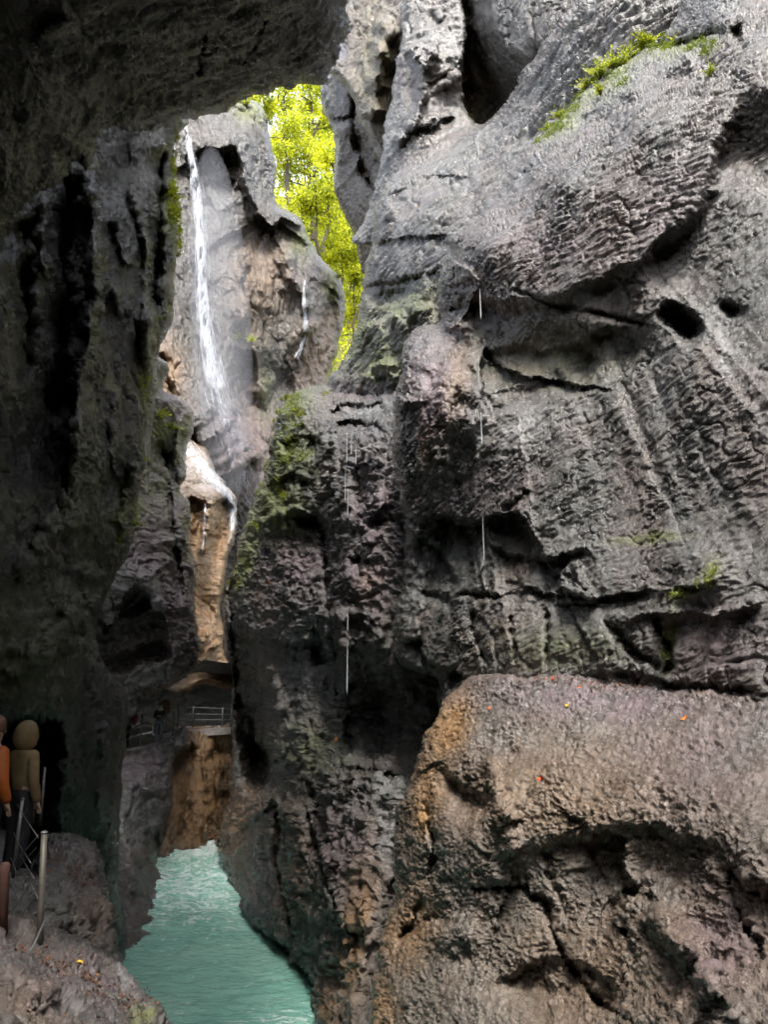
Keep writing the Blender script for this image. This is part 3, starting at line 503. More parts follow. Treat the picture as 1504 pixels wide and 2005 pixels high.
# lower right boulder mass
rock('boulder', 'huge rounded tan boulder filling the lower right, scalloped hollows in its face',
     [(898, 1342), (935, 1322), (1000, 1318), (1100, 1322), (1250, 1330), (1400, 1346), (1560, 1352), (2100, 1360), (2100, 2500), (700, 2500), (722, 2040), (735, 1900), (748, 1830), (772, 1760), (770, 1690), (772, 1625), (784, 1575), (806, 1505), (824, 1452), (856, 1396)],
     [(905, 1345, 11.9), (1000, 1320, 10.8), (1250, 1332, 8.9), (1500, 1352, 7.15), (830, 1450, 12.2), (775, 1640, 12.4), (770, 1740, 12.4), (735, 1900, 12.0), (722, 2040, 11.4), (900, 1480, 10.8), (1000, 1450, 9.8), (1200, 1450, 8.3), (1500, 1480, 6.4), (880, 1650, 10.2), (1050, 1580, 8.6), (1250, 1580, 7.3), (1450, 1620, 5.9),
      (950, 1800, 9.4), (1150, 1800, 7.9), (1400, 1850, 5.9), (850, 1950, 9.8), (1100, 2000, 7.6), (1400, 2000, 5.2), (2000, 1500, 5.2), (2000, 2300, 3.6), (1100, 2400, 6.5), (760, 2400, 10)],
     ROCK_TAN, 8, feats=[('step', [(1004, 1690), (1020, 1655), (1090, 1632), (1170, 1608), (1250, 1605), (1330, 1622), (1420, 1652), (1504, 1720), (1600, 1800)], .2, 34, 150, 'open'), ('step', [(1215, 1740), (1290, 1770), (1360, 1810), (1450, 1850)], -.25, 16, 160), ('step', [(1240, 1640), (1230, 1700), (1300, 1780)], .35, 20, 60),
                          ('line', [(1008, 1740), (1060, 1765), (1110, 1880), (1180, 1960), (1290, 2040)], .22, 6), ('line', [(920, 1745), (985, 1740), (1045, 1735)], .22, 5), ('dent', 1080, 1940, 120, 50, 15, .3), ('step', [(960, 1925), (1060, 1870), (1160, 1890), (1240, 1960)], .22, 20, 90),
                          ('step', [(860, 1480), (900, 1530), (960, 1560)], .25, 20, 80), ('dent', 905, 1560, 30, 40, 0, .35), ('line', [(950, 1480), (990, 1600), (1010, 1680)], -.25, 18), ('line', [(830, 1560), (850, 1650), (830, 1750), (790, 1840)], .35, 9), ('line', [(1260, 1760), (1330, 1850), (1420, 1950), (1480, 2020)], -.3, 22), ('line', [(1430, 1700), (1460, 1800), (1500, 1900)], .2, 8),
                          ('dent', 1300, 1700, 70, 34, 25, .22), ('dent', 890, 1830, 46, 30, 0, -.35), ('line', [(770, 1850), (830, 1800), (880, 1790)], .25, 10), ('line', [(1150, 1640), (1180, 1720), (1210, 1800), (1260, 1900)], .12, 10), ('line', [(1060, 1640), (1080, 1720), (1110, 1800)], .1, 8)],
     octs=[(150, 11, 'f'), (60, 3.0, 'r'), (130, 5, 'c'), (55, 4, 'c'), (25, 3, 'c'), (36, 5.5, 'q'), (24, 2.6, 'b'), (14, 4.2, 'r'), (14, 3.4, 'q'), (8, 3.8, 'r'), (5, 2.2, 'b')], strata=(-.25, .2, 1), sk=2.0, thick=5, roll=(16, .45), jitter=(14, 6), gain=1.1,
     tints=[('o', 880, 1420, 40, 70, 20, .95), ('o', 840, 1540, 40, 90, 10, .6), ('o', 830, 1590, 20, 50, 0, .9), ('o', 790, 1820, 60, 90, 20, .5), ('o', 1100, 1560, 200, 120, 0, .32), ('v', 1200, 1370, 300, 50, 5, .7), ('v', 1350, 1480, 160, 100, 0, .4), ('o', 1200, 1900, 300, 140, 0, .22), ('v', 1400, 1860, 80, 100, 0, .7), ('p', 1000, 1450, 60, 30, 0, .3), ('o', 740, 1980, 40, 80, 0, .6), ('m', 850, 1390, 10, 20, 0, .4)], seed=15, cat='boulder', key='boulder')

# near ledges at the lower left
rock('ledge', 'wet dark rock block beside the near fence posts, leaves littered on its top',
     [(-420, 1690), (20, 1700), (64, 1690), (84, 1640), (102, 1628), (140, 1632), (178, 1650), (198, 1684), (208, 1730), (216, 1790), (232, 1850), (242, 1884), (200, 1960), (-420, 2000)],
     [(100, 1635, 9.2), (180, 1655, 9), (215, 1780, 8.6), (240, 1880, 8.2), (100, 1720, 8.2), (150, 1830, 7.6), (20, 1720, 8.2), (-100, 1700, 7.5), (-400, 1700, 6.5), (-400, 1980, 5), (50, 1900, 6.8), (180, 1950, 7.6)],
     ROCK_NEAR, 8, feats=[('step', [(60, 1790), (120, 1770), (190, 1790)], -.25, 12, 100)], thick=2.0, roll=(20, .8), gain=2.2, step=1.8, tints=[('v', 140, 1690, 60, 50, 0, .35), ('o', 180, 1800, 40, 50, 0, .25)], seed=16, cat='rock ledge', key='block')
rock('ledge', 'foreground rock ledge at the lower left corner, littered with crumbled wet stone',
     [(-420, 1800), (0, 1790), (80, 1800), (130, 1822), (180, 1846), (225, 1876), (258, 1910), (282, 1938), (308, 1962), (330, 2000), (345, 2060), (380, 2500), (-420, 2500)],
     [(80, 1805, 6.6), (180, 1850, 6.8), (258, 1912, 6.6), (330, 2000, 6.0), (360, 2400, 5), (120, 1900, 5.7), (200, 1980, 5.2), (0, 1830, 5.8), (0, 1980, 4.4), (-300, 1850, 4.5), (-300, 2400, 3), (200, 2400, 3.4)],
     ROCK_NEAR, 5.5, feats=[('step', [(0, 1880), (90, 1900), (150, 1960), (170, 2040)], -.2, 20, 100), ('dent', 270, 1940, 30, 30, 30, -.15), ('line', [(190, 1880), (230, 1930), (250, 1990)], .15, 8)], thick=1.6, roll=(18, .5), gain=2.4, step=1.8,
     tints=[('v', 150, 1920, 160, 80, 20, .35), ('p', 250, 1920, 40, 24, 30, .7), ('m', 280, 1990, 24, 20, 30, .7), ('o', 60, 1980, 60, 60, 0, .2)], seed=17, cat='rock ledge', key='ledge')
# unseen rock shell added behind and left of the viewpoint to block light
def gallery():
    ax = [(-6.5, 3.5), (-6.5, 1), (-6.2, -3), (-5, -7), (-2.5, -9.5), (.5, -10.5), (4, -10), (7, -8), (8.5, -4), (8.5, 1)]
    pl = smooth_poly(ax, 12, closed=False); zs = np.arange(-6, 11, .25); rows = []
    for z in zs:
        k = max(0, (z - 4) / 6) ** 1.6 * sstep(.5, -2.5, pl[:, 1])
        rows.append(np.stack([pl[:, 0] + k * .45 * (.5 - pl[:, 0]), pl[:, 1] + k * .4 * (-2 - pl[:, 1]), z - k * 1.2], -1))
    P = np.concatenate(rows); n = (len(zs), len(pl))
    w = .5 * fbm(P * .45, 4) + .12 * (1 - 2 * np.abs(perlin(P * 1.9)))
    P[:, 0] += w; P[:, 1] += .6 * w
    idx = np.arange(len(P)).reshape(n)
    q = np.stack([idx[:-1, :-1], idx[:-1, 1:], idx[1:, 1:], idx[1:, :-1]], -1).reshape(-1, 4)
    o = mesh_from('light_block_shell', P, q, ROCK_SHADE, np.zeros((len(P), 4)))
    tag(o, 'unseen rock shell added behind the path to block light', 'rock wall', 'structure')
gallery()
def upper(name, label, line, z0, z1, lean, mat, amp=1.2):  # unseen rock sheets added high up to cut sky and sun
    pl = smooth_poly(line, 14, closed=False); zs = np.arange(z0, z1, .8)
    P = np.concatenate([np.stack([pl[:, 0] + lean * (z - z0), pl[:, 1], z + (np.maximum(0, pl[:, 1] * 1.4 + 4 - z0) if lean < 0 else 0 * pl[:, 0])], -1) for z in zs])
    w = amp * fbm(P * .2, 4); P[:, 0] += w; P[:, 1] += .4 * w; n = (len(zs), len(pl)); idx = np.arange(len(P)).reshape(n)
    q = np.stack([idx[:-1, :-1], idx[:-1, 1:], idx[1:, 1:], idx[1:, :-1]], -1).reshape(-1, 4)
    tag(mesh_from(name, P, q, mat, np.zeros((len(P), 4))), label, 'cliff', 'structure')
upper('cliff', 'unseen upper left gorge side added above the rock roof to cut sky light', [(-3, -14), (-2.5, -4), (-2.2, 3), (-2.6, 9), (-4.5, 15), (-9, 24), (-14, 34), (-17, 46)], 13, 44, -.1, ROCK_MID)
upper('cliff', 'unseen rock sheet added above the roof to block sun from the left wall', [(-1.8, 2.5), (-6, 2.2), (-12, 3), (-22, 2)], 11, 46, -.001, ROCK_MID)
upper('cliff', 'unseen upper right gorge side added above the viewpoint to cut sky light', [(9, 6), (9, 0), (9, -6), (10, -14)], -2, 40, .06, ROCK_MID)
#--WATER--
def water_mat():
    m, n, l, p = new_mat('glacial_water')
    g = n.new('ShaderNodeNewGeometry').outputs['Position']
    n1 = noise(n, l, g, .35, 4, .6, .5)
    c = mix(n, l, ramp(n, l, n1, .35, .65), (.19, .44, .35), (.31, .57, .45))
    fo = n.new('ShaderNodeAttribute'); fo.attribute_name = 'foam'
    mp = n.new('ShaderNodeMapping'); mp.inputs['Scale'].default_value = (1.3, 2.6, 1); mp.inputs['Rotation'].default_value = (0, 0, R(-12)); l.new(g, mp.inputs['Vector'])
    fn = noise(n, l, mp.outputs[0], 1.9, 9, .68, 1.2)
    ff = n.new('ShaderNodeMath'); ff.operation = 'MULTIPLY_ADD'; l.new(fo.outputs['Fac'], ff.inputs[0]); ff.inputs[1].default_value = .42; l.new(fn, ff.inputs[2])
    fac = ramp(n, l, ff.outputs[0], .66, .82)
    c = mix(n, l, mth(n, l, 'MULTIPLY', fac, .9), c, (.72, .8, .77))
    l.new(c, p.inputs['Base Color'])
    l.new(mth(n, l, 'ADD', .08, mth(n, l, 'MULTIPLY', fac, .5)), p.inputs['Roughness'])
    b = n.new('ShaderNodeBump'); b.inputs['Strength'].default_value = .9; b.inputs['Distance'].default_value = .22
    l.new(noise(n, l, mp.outputs[0], 2.2, 7, .62, .6), b.inputs['Height']); l.new(b.outputs[0], p.inputs['Normal'])
    return m
def river():
    xs = np.arange(-18, 6, .06); ys = np.arange(8, 46, .06)
    X, Y = np.meshgrid(xs, ys); P = np.stack([X.ravel(), Y.ravel(), np.zeros(X.size)], -1)
    far = sstep(20, 33, Y.ravel())
    fall = sstep(33, 38, Y.ravel()) * .25
    w = P * np.array([1.1, 2.2, 1])
    wq = w + .35 * np.stack([perlin(w * .7 + 3), perlin(w * .7 + 8), 0 * w[:, 0]], -1)
    h = .17 * perlin(w * .55) + .11 * (1 - 2.4 * np.abs(perlin(wq * .9 + 4))) + .055 * (1 - 2.4 * np.abs(perlin(wq * 2.1 + 9))) + .02 * perlin(w * 4.5)
    P[:, 2] = WATER_Z + h * (.45 + 1.3 * far) + fall
    n = X.shape; idx = np.arange(X.size).reshape(n)
    q = np.stack([idx[:-1, :-1], idx[:-1, 1:], idx[1:, 1:], idx[1:, :-1]], -1).reshape(-1, 4)
    o = mesh_from('water', P, q, water_mat())
    fa = o.data.attributes.new('foam', 'FLOAT', 'POINT')
    foam = .12 + .42 * sstep(20, 27, Y.ravel()) + .5 * sstep(31.5, 35, Y.ravel()) + .45 * np.exp(-((Y.ravel() - 16.3) / 1.2) ** 2) * sstep(-3.6, -2.4, X.ravel())
    fa.data.foreach_set('value', foam.astype(np.float32))
    tag(o, 'turquoise river running white over the far step', 'river', 'structure')
river()

# ------------------------------------------------------------------ small building blocks
def simple_mat(name, col, rough=.6, metal=0.0, vary=.25, scale=20, spec=.5):
    m, n, l, p = new_mat(name)
    g = n.new('ShaderNodeTexCoord').outputs['Object']
    f = noise(n, l, g, scale, 4, .6)
    c = mix(n, l, ramp(n, l, f, .3, .7), tuple(v * (1 - vary) for v in col), tuple(min(1, v * (1 + vary)) for v in col))
    l.new(c, p.inputs['Base Color']); p.inputs['Roughness'].default_value = rough; p.inputs['Metallic'].default_value = metal
    p.inputs['Specular IOR Level'].default_value = spec
    return m
def leaf_mat(name, c1, c2, trans=.5, scale=1.2):
    m, n, l, p = new_mat(name)
    g = n.new('ShaderNodeNewGeometry')
    f = noise(n, l, g.outputs['Position'], scale, 3, .6)
    r = n.new('ShaderNodeMath'); r.operation = 'MULTIPLY_ADD'; l.new(g.outputs['Random Per Island'], r.inputs[0]); r.inputs[1].default_value = .5; l.new(f, r.inputs[2])
    c = mix(n, l, ramp(n, l, r.outputs[0], .4, 1.05), c1, c2)
    l.new(c, p.inputs['Base Color']); p.inputs['Roughness'].default_value = .55
    t = n.new('ShaderNodeBsdfTranslucent'); l.new(c, t.inputs['Color'])
    mx = n.new('ShaderNodeMixShader'); mx.inputs[0].default_value = trans
    l.new(p.outputs[0], mx.inputs[1]); l.new(t.outputs[0], mx.inputs[2]); l.new(mx.outputs[0], n['Material Output'].inputs[0])
    return m
def link(name, me, mat, parent=None):
    me.materials.append(mat); o = bpy.data.objects.new(name, me); COL.objects.link(o)
    if parent: o.parent = parent; o.matrix_parent_inverse = Matrix.Translation(parent.location).inverted() if parent.rotation_euler.z == 0 else (Matrix.Translation(parent.location) @ Matrix.Rotation(parent.rotation_euler.z, 4, 'Z')).inverted()
    return o
def empty(name, loc, label, cat, group=None, rz=0):
    o = bpy.data.objects.new(name, None); COL.objects.link(o); o.location = loc; o.rotation_euler = (0, 0, rz)
    return tag(o, label, cat, None, group)
def tube_bm(bm, pts, rad, n=7, cap=True):
    pts = [Vector(p) for p in pts]; rads = rad if isinstance(rad, (list, tuple)) else [rad] * len(pts); rings = []
    for i, p in enumerate(pts):
        t = (pts[min(i + 1, len(pts) - 1)] - pts[max(i - 1, 0)]).normalized()
        u = t.cross(Vector((0.31, .95, .02) if abs(t.y) < .9 else (1, 0, 0))).normalized(); v = t.cross(u)
        rings.append([bm.verts.new(p + (u * math.cos(a) + v * math.sin(a)) * rads[i]) for a in (2 * math.pi * k / n for k in range(n))])
    for a, b in zip(rings, rings[1:]):
        for k in range(n): bm.faces.new((a[k], a[(k + 1) % n], b[(k + 1) % n], b[k]))
    if cap: bm.faces.new(rings[0][::-1]); bm.faces.new(rings[-1])
def tube(name, pts, rad, mat, parent=None, n=7):
    bm = bmesh.new(); tube_bm(bm, pts, rad, n); me = bpy.data.meshes.new(name); bm.normal_update(); bm.to_mesh(me); bm.free()
    for f in me.polygons: f.use_smooth = True
    return link(name, me, mat, parent)
def leaf_bm(V, Fc, p, d, up, L, W):
    d = d.normalized(); s_ = d.cross(up)
    if s_.length < 1e-3: s_ = d.cross(Vector((1, 0, 0)))
    s_.normalize(); nn = s_.cross(d); i = len(V)
    V += [p, p + d * L * .45 + s_ * W * .5 + nn * L * .08, p + d * L, p + d * L * .45 - s_ * W * .5 + nn * L * .08]
    Fc.append((i, i + 1, i + 2, i + 3))
def mesh_py(name, V, Fc):
    me = bpy.data.meshes.new(name); me.from_pydata([tuple(v) for v in V], [], Fc); me.update(); return me
rv = lambda: Vector((random.gauss(0, 1), random.gauss(0, 1), random.gauss(0, 1))).normalized()

BARK = simple_mat('bark', (.07, .055, .035), .9, scale=3)
LEAF_SUN = leaf_mat('sunlit_leaf', (.1, .17, .01), (.8, .8, .035), .55, .35)
LEAF_PLANT = leaf_mat('ledge_leaf', (.16, .23, .012), (.5, .52, .03), .45, 3)
LEAF_DARK = leaf_mat('fern_leaf', (.07, .11, .015), (.24, .3, .03), .4, 3)
MOSS = leaf_mat('moss_blade', (.06, .08, .008), (.3, .34, .02), .3, 2)

# ------------------------------------------------------------------ forest beyond the gap
def hillside():
    xs = np.arange(-60, 40, 1.5); ys = np.arange(0, 1, .02); X, T = np.meshgrid(xs, ys)
    Yv = 66 + 54 * T; Z = 2 + 92 * T ** .95
    P = np.stack([X.ravel(), Yv.ravel(), Z.ravel()], -1); P[:, 2] += 3 * fbm(P * .09, 3)
    n = X.shape; idx = np.arange(X.size).reshape(n)
    q = np.stack([idx[:-1, :-1], idx[:-1, 1:], idx[1:, 1:], idx[1:, :-1]], -1).reshape(-1, 4)
    m = simple_mat('leaf_litter', (.1, .1, .02), .9, scale=.6)
    tag(mesh_from('hillside', P, q, m), 'steep wooded hillside beyond the gorge', 'hillside', 'structure')
    V, Fc = [], []
    for _ in range(20000):
        t = random.random() ** 1.3; y = 66 + 54 * t; x = -14 + random.uniform(-14, 14) - .12 * (y - 66); z = 2 + 92 * t ** .95 + random.uniform(0, 3)
        leaf_bm(V, Fc, Vector((x, y, z)), rv() + Vector((0, -.4, .2)), rv(), random.uniform(.4, .9), random.uniform(.25, .5))
    tag(link('undergrowth', mesh_py('undergrowth', V, Fc), LEAF_SUN), 'bright yellow green undergrowth covering the far hillside', 'undergrowth', 'stuff')
hillside()
def tree(px, base_y, top_y, Y, spread, label, nleaf=2200, lean=0.0, low=.3):
    b = at(px, base_y, Y); top = at(px + lean, top_y, Y); H = (top - b).length; ax = top - b
    root = empty('tree', b, label, 'tree', 'trees in the sunlit gap')
    bend = [Vector((random.gauss(0, .02) * H, random.gauss(0, .02) * H, 0)) for _ in range(7)]
    pts = [b + ax * (k / 6) * .96 + (bend[k] if k else Vector()) for k in range(7)]
    r0 = .012 * H + .06
    bm = bmesh.new(); tube_bm(bm, pts, [r0 * (1 - .13 * k) for k in range(7)], 7)
    tips = []
    for k in range(11):
        t = random.uniform(low, .95); i = int(t * 6); p = pts[i].lerp(pts[min(6, i + 1)], t * 6 - i)
        an = random.uniform(0, 6.283); ln = spread * (1.15 - t * .6) * random.uniform(.6, 1.1)
        e = p + Vector((math.cos(an), math.sin(an), random.uniform(.05, .6))) * ln; mid = p.lerp(e, .5) + Vector((0, 0, -.06 * ln))
        tube_bm(bm, [p, mid, e], [r0 * .35, r0 * .22, r0 * .08], 5); tips += [(mid, ln * .42), (e, ln * .5), (p.lerp(e, .75), ln * .45)]
    me = bpy.data.meshes.new('trunk'); bm.to_mesh(me); bm.free(); link('trunk', me, BARK, root)
    V, Fc = [], []
    tips += [(pts[6], spread * .5), (pts[5], spread * .6)]
    sprays = []
    for _ in range(nleaf // 8):
        c, r = random.choice(tips); sprays.append(c + rv() * r * random.random() ** .5)
    for c in sprays:
        d0 = rv() + Vector((0, 0, -.2))
        for _ in range(16):
            leaf_bm(V, Fc, c + d0 * random.uniform(0, .9) + rv() * .38, d0 * .5 + rv(), rv(), random.uniform(.22, .5), random.uniform(.14, .3))
    link('crown', mesh_py('crown', V, Fc), LEAF_SUN, root)
for a in [(612, 470, 170, 78, 4.2, 'slender yellow green tree at the middle of the sunlit gap, its trunk bare below', 3000, 14),
          (566, 400, 140, 74, 3.4, 'leafy tree beside the blocky top of the waterfall cliff', 2000, -8),
          (500, 260, 150, 60, 2.6, 'small tree overhanging the top of the waterfall cliff under the rock roof', 1300, 10),
          (640, 530, 250, 70, 3.0, 'young tree leaning against the pale cliff strip on the right of the gap', 2000, 10),
          (625, 500, 330, 64, 2.2, 'small bushy tree on the cliff top with two thin dark trunks', 1300, -12),
          (668, 560, 440, 66, 2.0, 'low yellow tree low in the narrowing gap', 1300, 6),
          (694, 660, 520, 72, 2.4, 'bright tree filling the narrow lower slit of the gap', 1600, 2),
          (590, 560, 300, 90, 4.0, 'tall pale tree behind the others on the hillside', 2200, 6),
          (606, 380, 120, 96, 4.6, 'broad pale crowned tree at the very top of the gap under the rock roof', 3200, 4),
          (545, 330, 130, 88, 4.0, 'tree whose thin crown shows sky through it at the top left of the gap', 1500, 6),
          (640, 420, 200, 100, 4.2, 'distant tree close to the cracked pale cliff strip high in the gap', 2600, 4),
          (680, 640, 400, 92, 3.6, 'tall tree behind the slit, seen against the white sky', 1800, -4)]:
    tree(a[0], a[1], a[2], a[3], a[4], a[5], a[6], a[7])

# ------------------------------------------------------------------ waterfalls
def fall_mat():
    m, n, l, p = new_mat('falling_water')
    p.inputs['Base Color'].default_value = (.9, .92, .96, 1); p.inputs['Roughness'].default_value = .35
    t = n.new('ShaderNodeBsdfTranslucent'); t.inputs['Color'].default_value = (.9, .92, .97, 1)
    tr = n.new('ShaderNodeBsdfTransparent')
    a = n.new('ShaderNodeMixShader'); a.inputs[0].default_value = .35; l.new(p.outputs[0], a.inputs[1]); l.new(t.outputs[0], a.inputs[2])
    g = n.new('ShaderNodeNewGeometry')
    mp = n.new('ShaderNodeMapping'); mp.inputs['Scale'].default_value = (2.2, 2.2, .5); l.new(g.outputs['Position'], mp.inputs['Vector'])
    f = noise(n, l, mp.outputs[0], 1.6, 5, .65)
    b = n.new('ShaderNodeMixShader'); l.new(ramp(n, l, f, .4, .75), b.inputs[0]); l.new(tr.outputs[0], b.inputs[1]); l.new(a.outputs[0], b.inputs[2])
    l.new(b.outputs[0], n['Material Output'].inputs[0])
    return m
FALL = fall_mat()
def strands(name, label, line, widths, nst, depth_fn, rad, cat='waterfall', seglen=(.15, .5), wob=3):
    L = smooth_poly(line, 10, closed=False); W = np.interp(np.linspace(0, 1, len(L)), np.linspace(0, 1, len(widths)), widths)
    bm = bmesh.new(); N = len(L)
    for _ in range(nst):
        u = max(-1.4, min(1.4, random.gauss(0, .5))); ln = random.uniform(*seglen); t0 = random.random() ** 1.25 * (1.05 - ln * .6) - .05; ks = [k for k in range(N) if t0 <= k / (N - 1) <= t0 + ln]
        if len(ks) < 3: continue
        ph = random.uniform(0, 9); pts = []; dz = random.uniform(-.5, .5)
        for k in ks[::2] if len(ks) > 12 else ks:
            x = L[k][0] + u * W[k] + wob * W[k] / 40 * math.sin(ph + k * .5); y = L[k][1]
            pts.append(at(x, y, depth_fn(x, y) + dz * W[k] / 60))
        n = len(pts); r = rad * random.uniform(.5, 1.4)
        tube_bm(bm, pts, [r * max(.12, math.sin(math.pi * (i + .35) / n)) for i in range(n)], 4, False)
    me = bpy.data.meshes.new(name); bm.to_mesh(me); bm.free()
    for f in me.polygons: f.use_smooth = True
    return tag(link(name, me, FALL), label, cat)
strands('waterfall', 'tall white waterfall plunging down the far cliff below the rock roof', [(362, 244), (368, 275), (378, 330), (386, 390), (391, 450), (393, 520), (397, 590), (404, 660), (414, 720), (424, 760)], [2, 3, 4.5, 6, 7, 8, 9, 12, 15, 17], 1700, lambda x, y: 43.4, .013, seglen=(.06, .2))
strands('waterfall', 'thin outer veil of spray strands around the tall waterfall', [(366, 262), (378, 330), (388, 400), (394, 480), (400, 560), (408, 650), (420, 740), (432, 800)], [5, 9, 13, 15, 18, 24, 32, 40], 900, lambda x, y: 43.6, .0055, seglen=(.05, .16))
def hug(key, off):
    return lambda x, y: (SURF[key](x, y)[0].y - off)
strands('cascade', 'white water spreading over the sloping rock under the waterfall', [(418, 745), (432, 800), (450, 850), (470, 900), (482, 960)], [18, 24, 30, 30, 26], 260, hug('waterwall', .12), .011, 'cascade', (.08, .25))
strands('cascade', 'white water sliding over the lip of the orange brown wall', [(352, 850), (378, 890), (405, 930), (432, 955), (452, 985), (456, 1040)], [9, 18, 22, 15, 8, 4], 300, hug('spout', .06), .015, 'cascade', (.1, .35))
strands('waterfall', 'thin white trickle on the right side of the far cliff', [(597, 545), (594, 590), (598, 640), (590, 680), (578, 705)], [1.5, 3, 3.5, 4, 8], 60, hug('waterwall', .2), .035, 'waterfall', (.15, .4))
strands('cascade', 'pale trickle down the groove of the orange brown wall', [(402, 985), (401, 1020), (398, 1060), (395, 1085)], [1, 1.5, 1.5, 1], 16, hug('spout', .15), .03, 'cascade', (.2, .6))
strands('cascade', 'white churning step where the river enters below the ochre rock', [(350, 1690), (385, 1680), (420, 1672)], [6, 7, 6], 60, lambda x, y: 34.5, .05, 'cascade', (.1, .3))
def mist():
    bm = bmesh.new(); bmesh.ops.create_icosphere(bm, subdivisions=3, radius=1)
    a = at(395, 330, 43); b = at(425, 960, 43); c = (a + b) / 2
    for v in bm.verts:
        v.co = Vector((v.co.x * 2.0, v.co.y * 1.6, v.co.z * (a.z - b.z) * .56)); v.co.x += (v.co.z / (a.z - b.z)) * (a.x - b.x); v.co += c + Vector((.8, -.6, 0))
    me = bpy.data.meshes.new('mist'); bm.to_mesh(me); bm.free()
    m = bpy.data.materials.new('spray'); m.use_nodes = True; n = m.node_tree.nodes; l = m.node_tree.links; n.remove(n['Principled BSDF'])
    v = n.new('ShaderNodeVolumePrincipled'); v.inputs['Density'].default_value = .08; v.inputs['Color'].default_value = (.93, .94, 1, 1); v.inputs['Anisotropy'].default_value = .2
    l.new(v.outputs[0], n['Material Output'].inputs['Volume'])
    tag(link('mist', me, m), 'bluish spray hanging round the waterfall', 'mist', 'stuff')
mist()

# drops falling off the rock roof and ledges
DRIP = simple_mat('drop_water', (.42, .43, .43), .12, vary=.05, spec=.8)
drips = [(937, 262, 310, 9.5, 2.1, 'uppermost long drop of falling water in front of the layered dome'), (941, 566, 626, 9.5, 2.2, 'long drop of falling water beside the nose of the big wall'), (943, 806, 874, 9.5, 1.9, 'long drop of falling water before the ochre rib of the big wall'), (947, 1012, 1104, 9.5, 1.4, 'faint drop of falling water near the foot of the big wall'),
         (938, 690, 760, 9.6, .9, 'faint thin drop of water at the edge of the pale hollow'), (679, 845, 910, 18, 1.9, 'left one of three drops under the wet ledge'), (688, 850, 892, 18.2, 1.6, 'middle one of three drops under the wet ledge'), (697, 866, 912, 18.3, 1.6, 'right one of three drops under the wet ledge'),
         (676, 912, 985, 18, 1.3, 'drop of falling water just below the three drops'), (681, 956, 1016, 17.6, 1.5, 'drop of falling water above the purple crag'), (681, 1190, 1238, 16.6, 1.7, 'pale drop of falling water in front of the mid gorge cliff'), (680, 1252, 1362, 16.6, 2.4, 'longest bright drop of falling water before the dark recess'),
         (892, 505, 555, 10, .5, 'hair thin drop of water under the bedded shoulder')]
for x, y0, y1, Y, w, lb in drips:
    c = at(x, (y0 + y1) / 2, Y); z0 = at(x, y0, Y).z; z1 = at(x, y1, Y).z; n = 9; r = w * Y / F * .55
    o = tube('water_drop', [Vector((c.x, c.y, z0 + (z1 - z0) * k / n)) for k in range(n + 1)], [r * (.12 + .88 * (k / n) ** .6) * (1 if k < n else .3) for k in range(n + 1)], DRIP, None, 8)
    tag(o, lb, 'water drop', None, 'drops falling off the rocks')

# ------------------------------------------------------------------ path, walkway, railings
STEEL = simple_mat('galvanised_steel', (.14, .142, .138), .45, .4, .2, 30); OLD_STEEL = simple_mat('dull_steel', (.09, .08, .065), .55, .3, .5, 12); RUST = simple_mat('rusty_wood', (.07, .028, .018), .85, 0, .4, 9)
CONC = simple_mat('wet_concrete', (.3, .27, .25), .45, 0, .3, 5)
def slab(name, top, thick, mat, label, cat):
    n = len(top); V = [Vector(p) for p in top] + [Vector(p) - Vector((0, 0, thick)) for p in top]
    Fc = [tuple(range(n)), tuple(range(2 * n - 1, n - 1, -1))] + [(k, k + n, (k + 1) % n + n, (k + 1) % n) for k in range(n)]
    o = link(name, mesh_py(name, V, Fc), mat); return tag(o, label, cat, 'structure')
slab('path', [(-8, -8, -.55), (-1.0, -8, -.55), (-1.6, 2, -.55), (-3.1, 6.5, -.6), (-4.4, 9.5, -.62), (-7.2, 16, -.62), (-10.2, 26, -.55), (-13, 30, -.5), (-14, 24, -.55), (-11, 10, -.6)], .3, CONC, 'dark path through the rock gallery', 'path')
pA = at(226, 1472, 31); pB = at(275, 1461, 32); pC = at(313, 1452, 33.2); pD = at(331, 1443, 34.4); pE = at(345, 1430, 36.2); pF = at(452, 1424, 37)
zf = pB.z
def flat(p, dz=0): return Vector((p.x, p.y, zf + dz))
slab('walkway', [pA, pB, pC, pD, pE, pF, pF + Vector((.6, 3.2, 0)), pE + Vector((-1.5, 4.0, 0)), pC + Vector((-2.6, 3, 0)), pA + Vector((-3.5, 3, 0))], .32, CONC, 'concrete walkway ledge across the gorge by the walkers', 'walkway')
def rail_fence(label, posts, heights, rails, rp, rr):
    base = posts[0]; f = empty('railing', base, label, 'railing')
    for p, h in zip(posts, heights): tube('post', [p - Vector((0, 0, .1)), p + Vector((0, 0, h))], rp, STEEL, f)
    for fr in rails: tube('rail', [p + Vector((0, 0, h * fr)) for p, h in zip(posts, heights)], rr, STEEL, f)
    return f
Pn = [at(240, 1466, 31.2), at(274, 1455, 32), at(313, 1451, 33.1), at(337, 1440, 34.6)]
rail_fence('steel railing with three bars along the walkway beside the walker', Pn, [.8, 1.15, 1.0, 1.05], (.36, .68, .98), .035, .024)
Pf = [at(347, 1422, 36.4), at(376, 1421, 36.8), at(434, 1420, 37.2), at(452, 1419, 37.4)]
rail_fence('far steel railing across the mouth of the dark hollow', Pf, [.86, .9, .84, .8], (.3, .6, .93), .033, .018)
o = tube('pole', [at(311.5, 1372, 34), at(311.5, 1344, 34)], .03, STEEL); tag(o, 'short thin pole hanging under the cliff above the walker', 'pole')
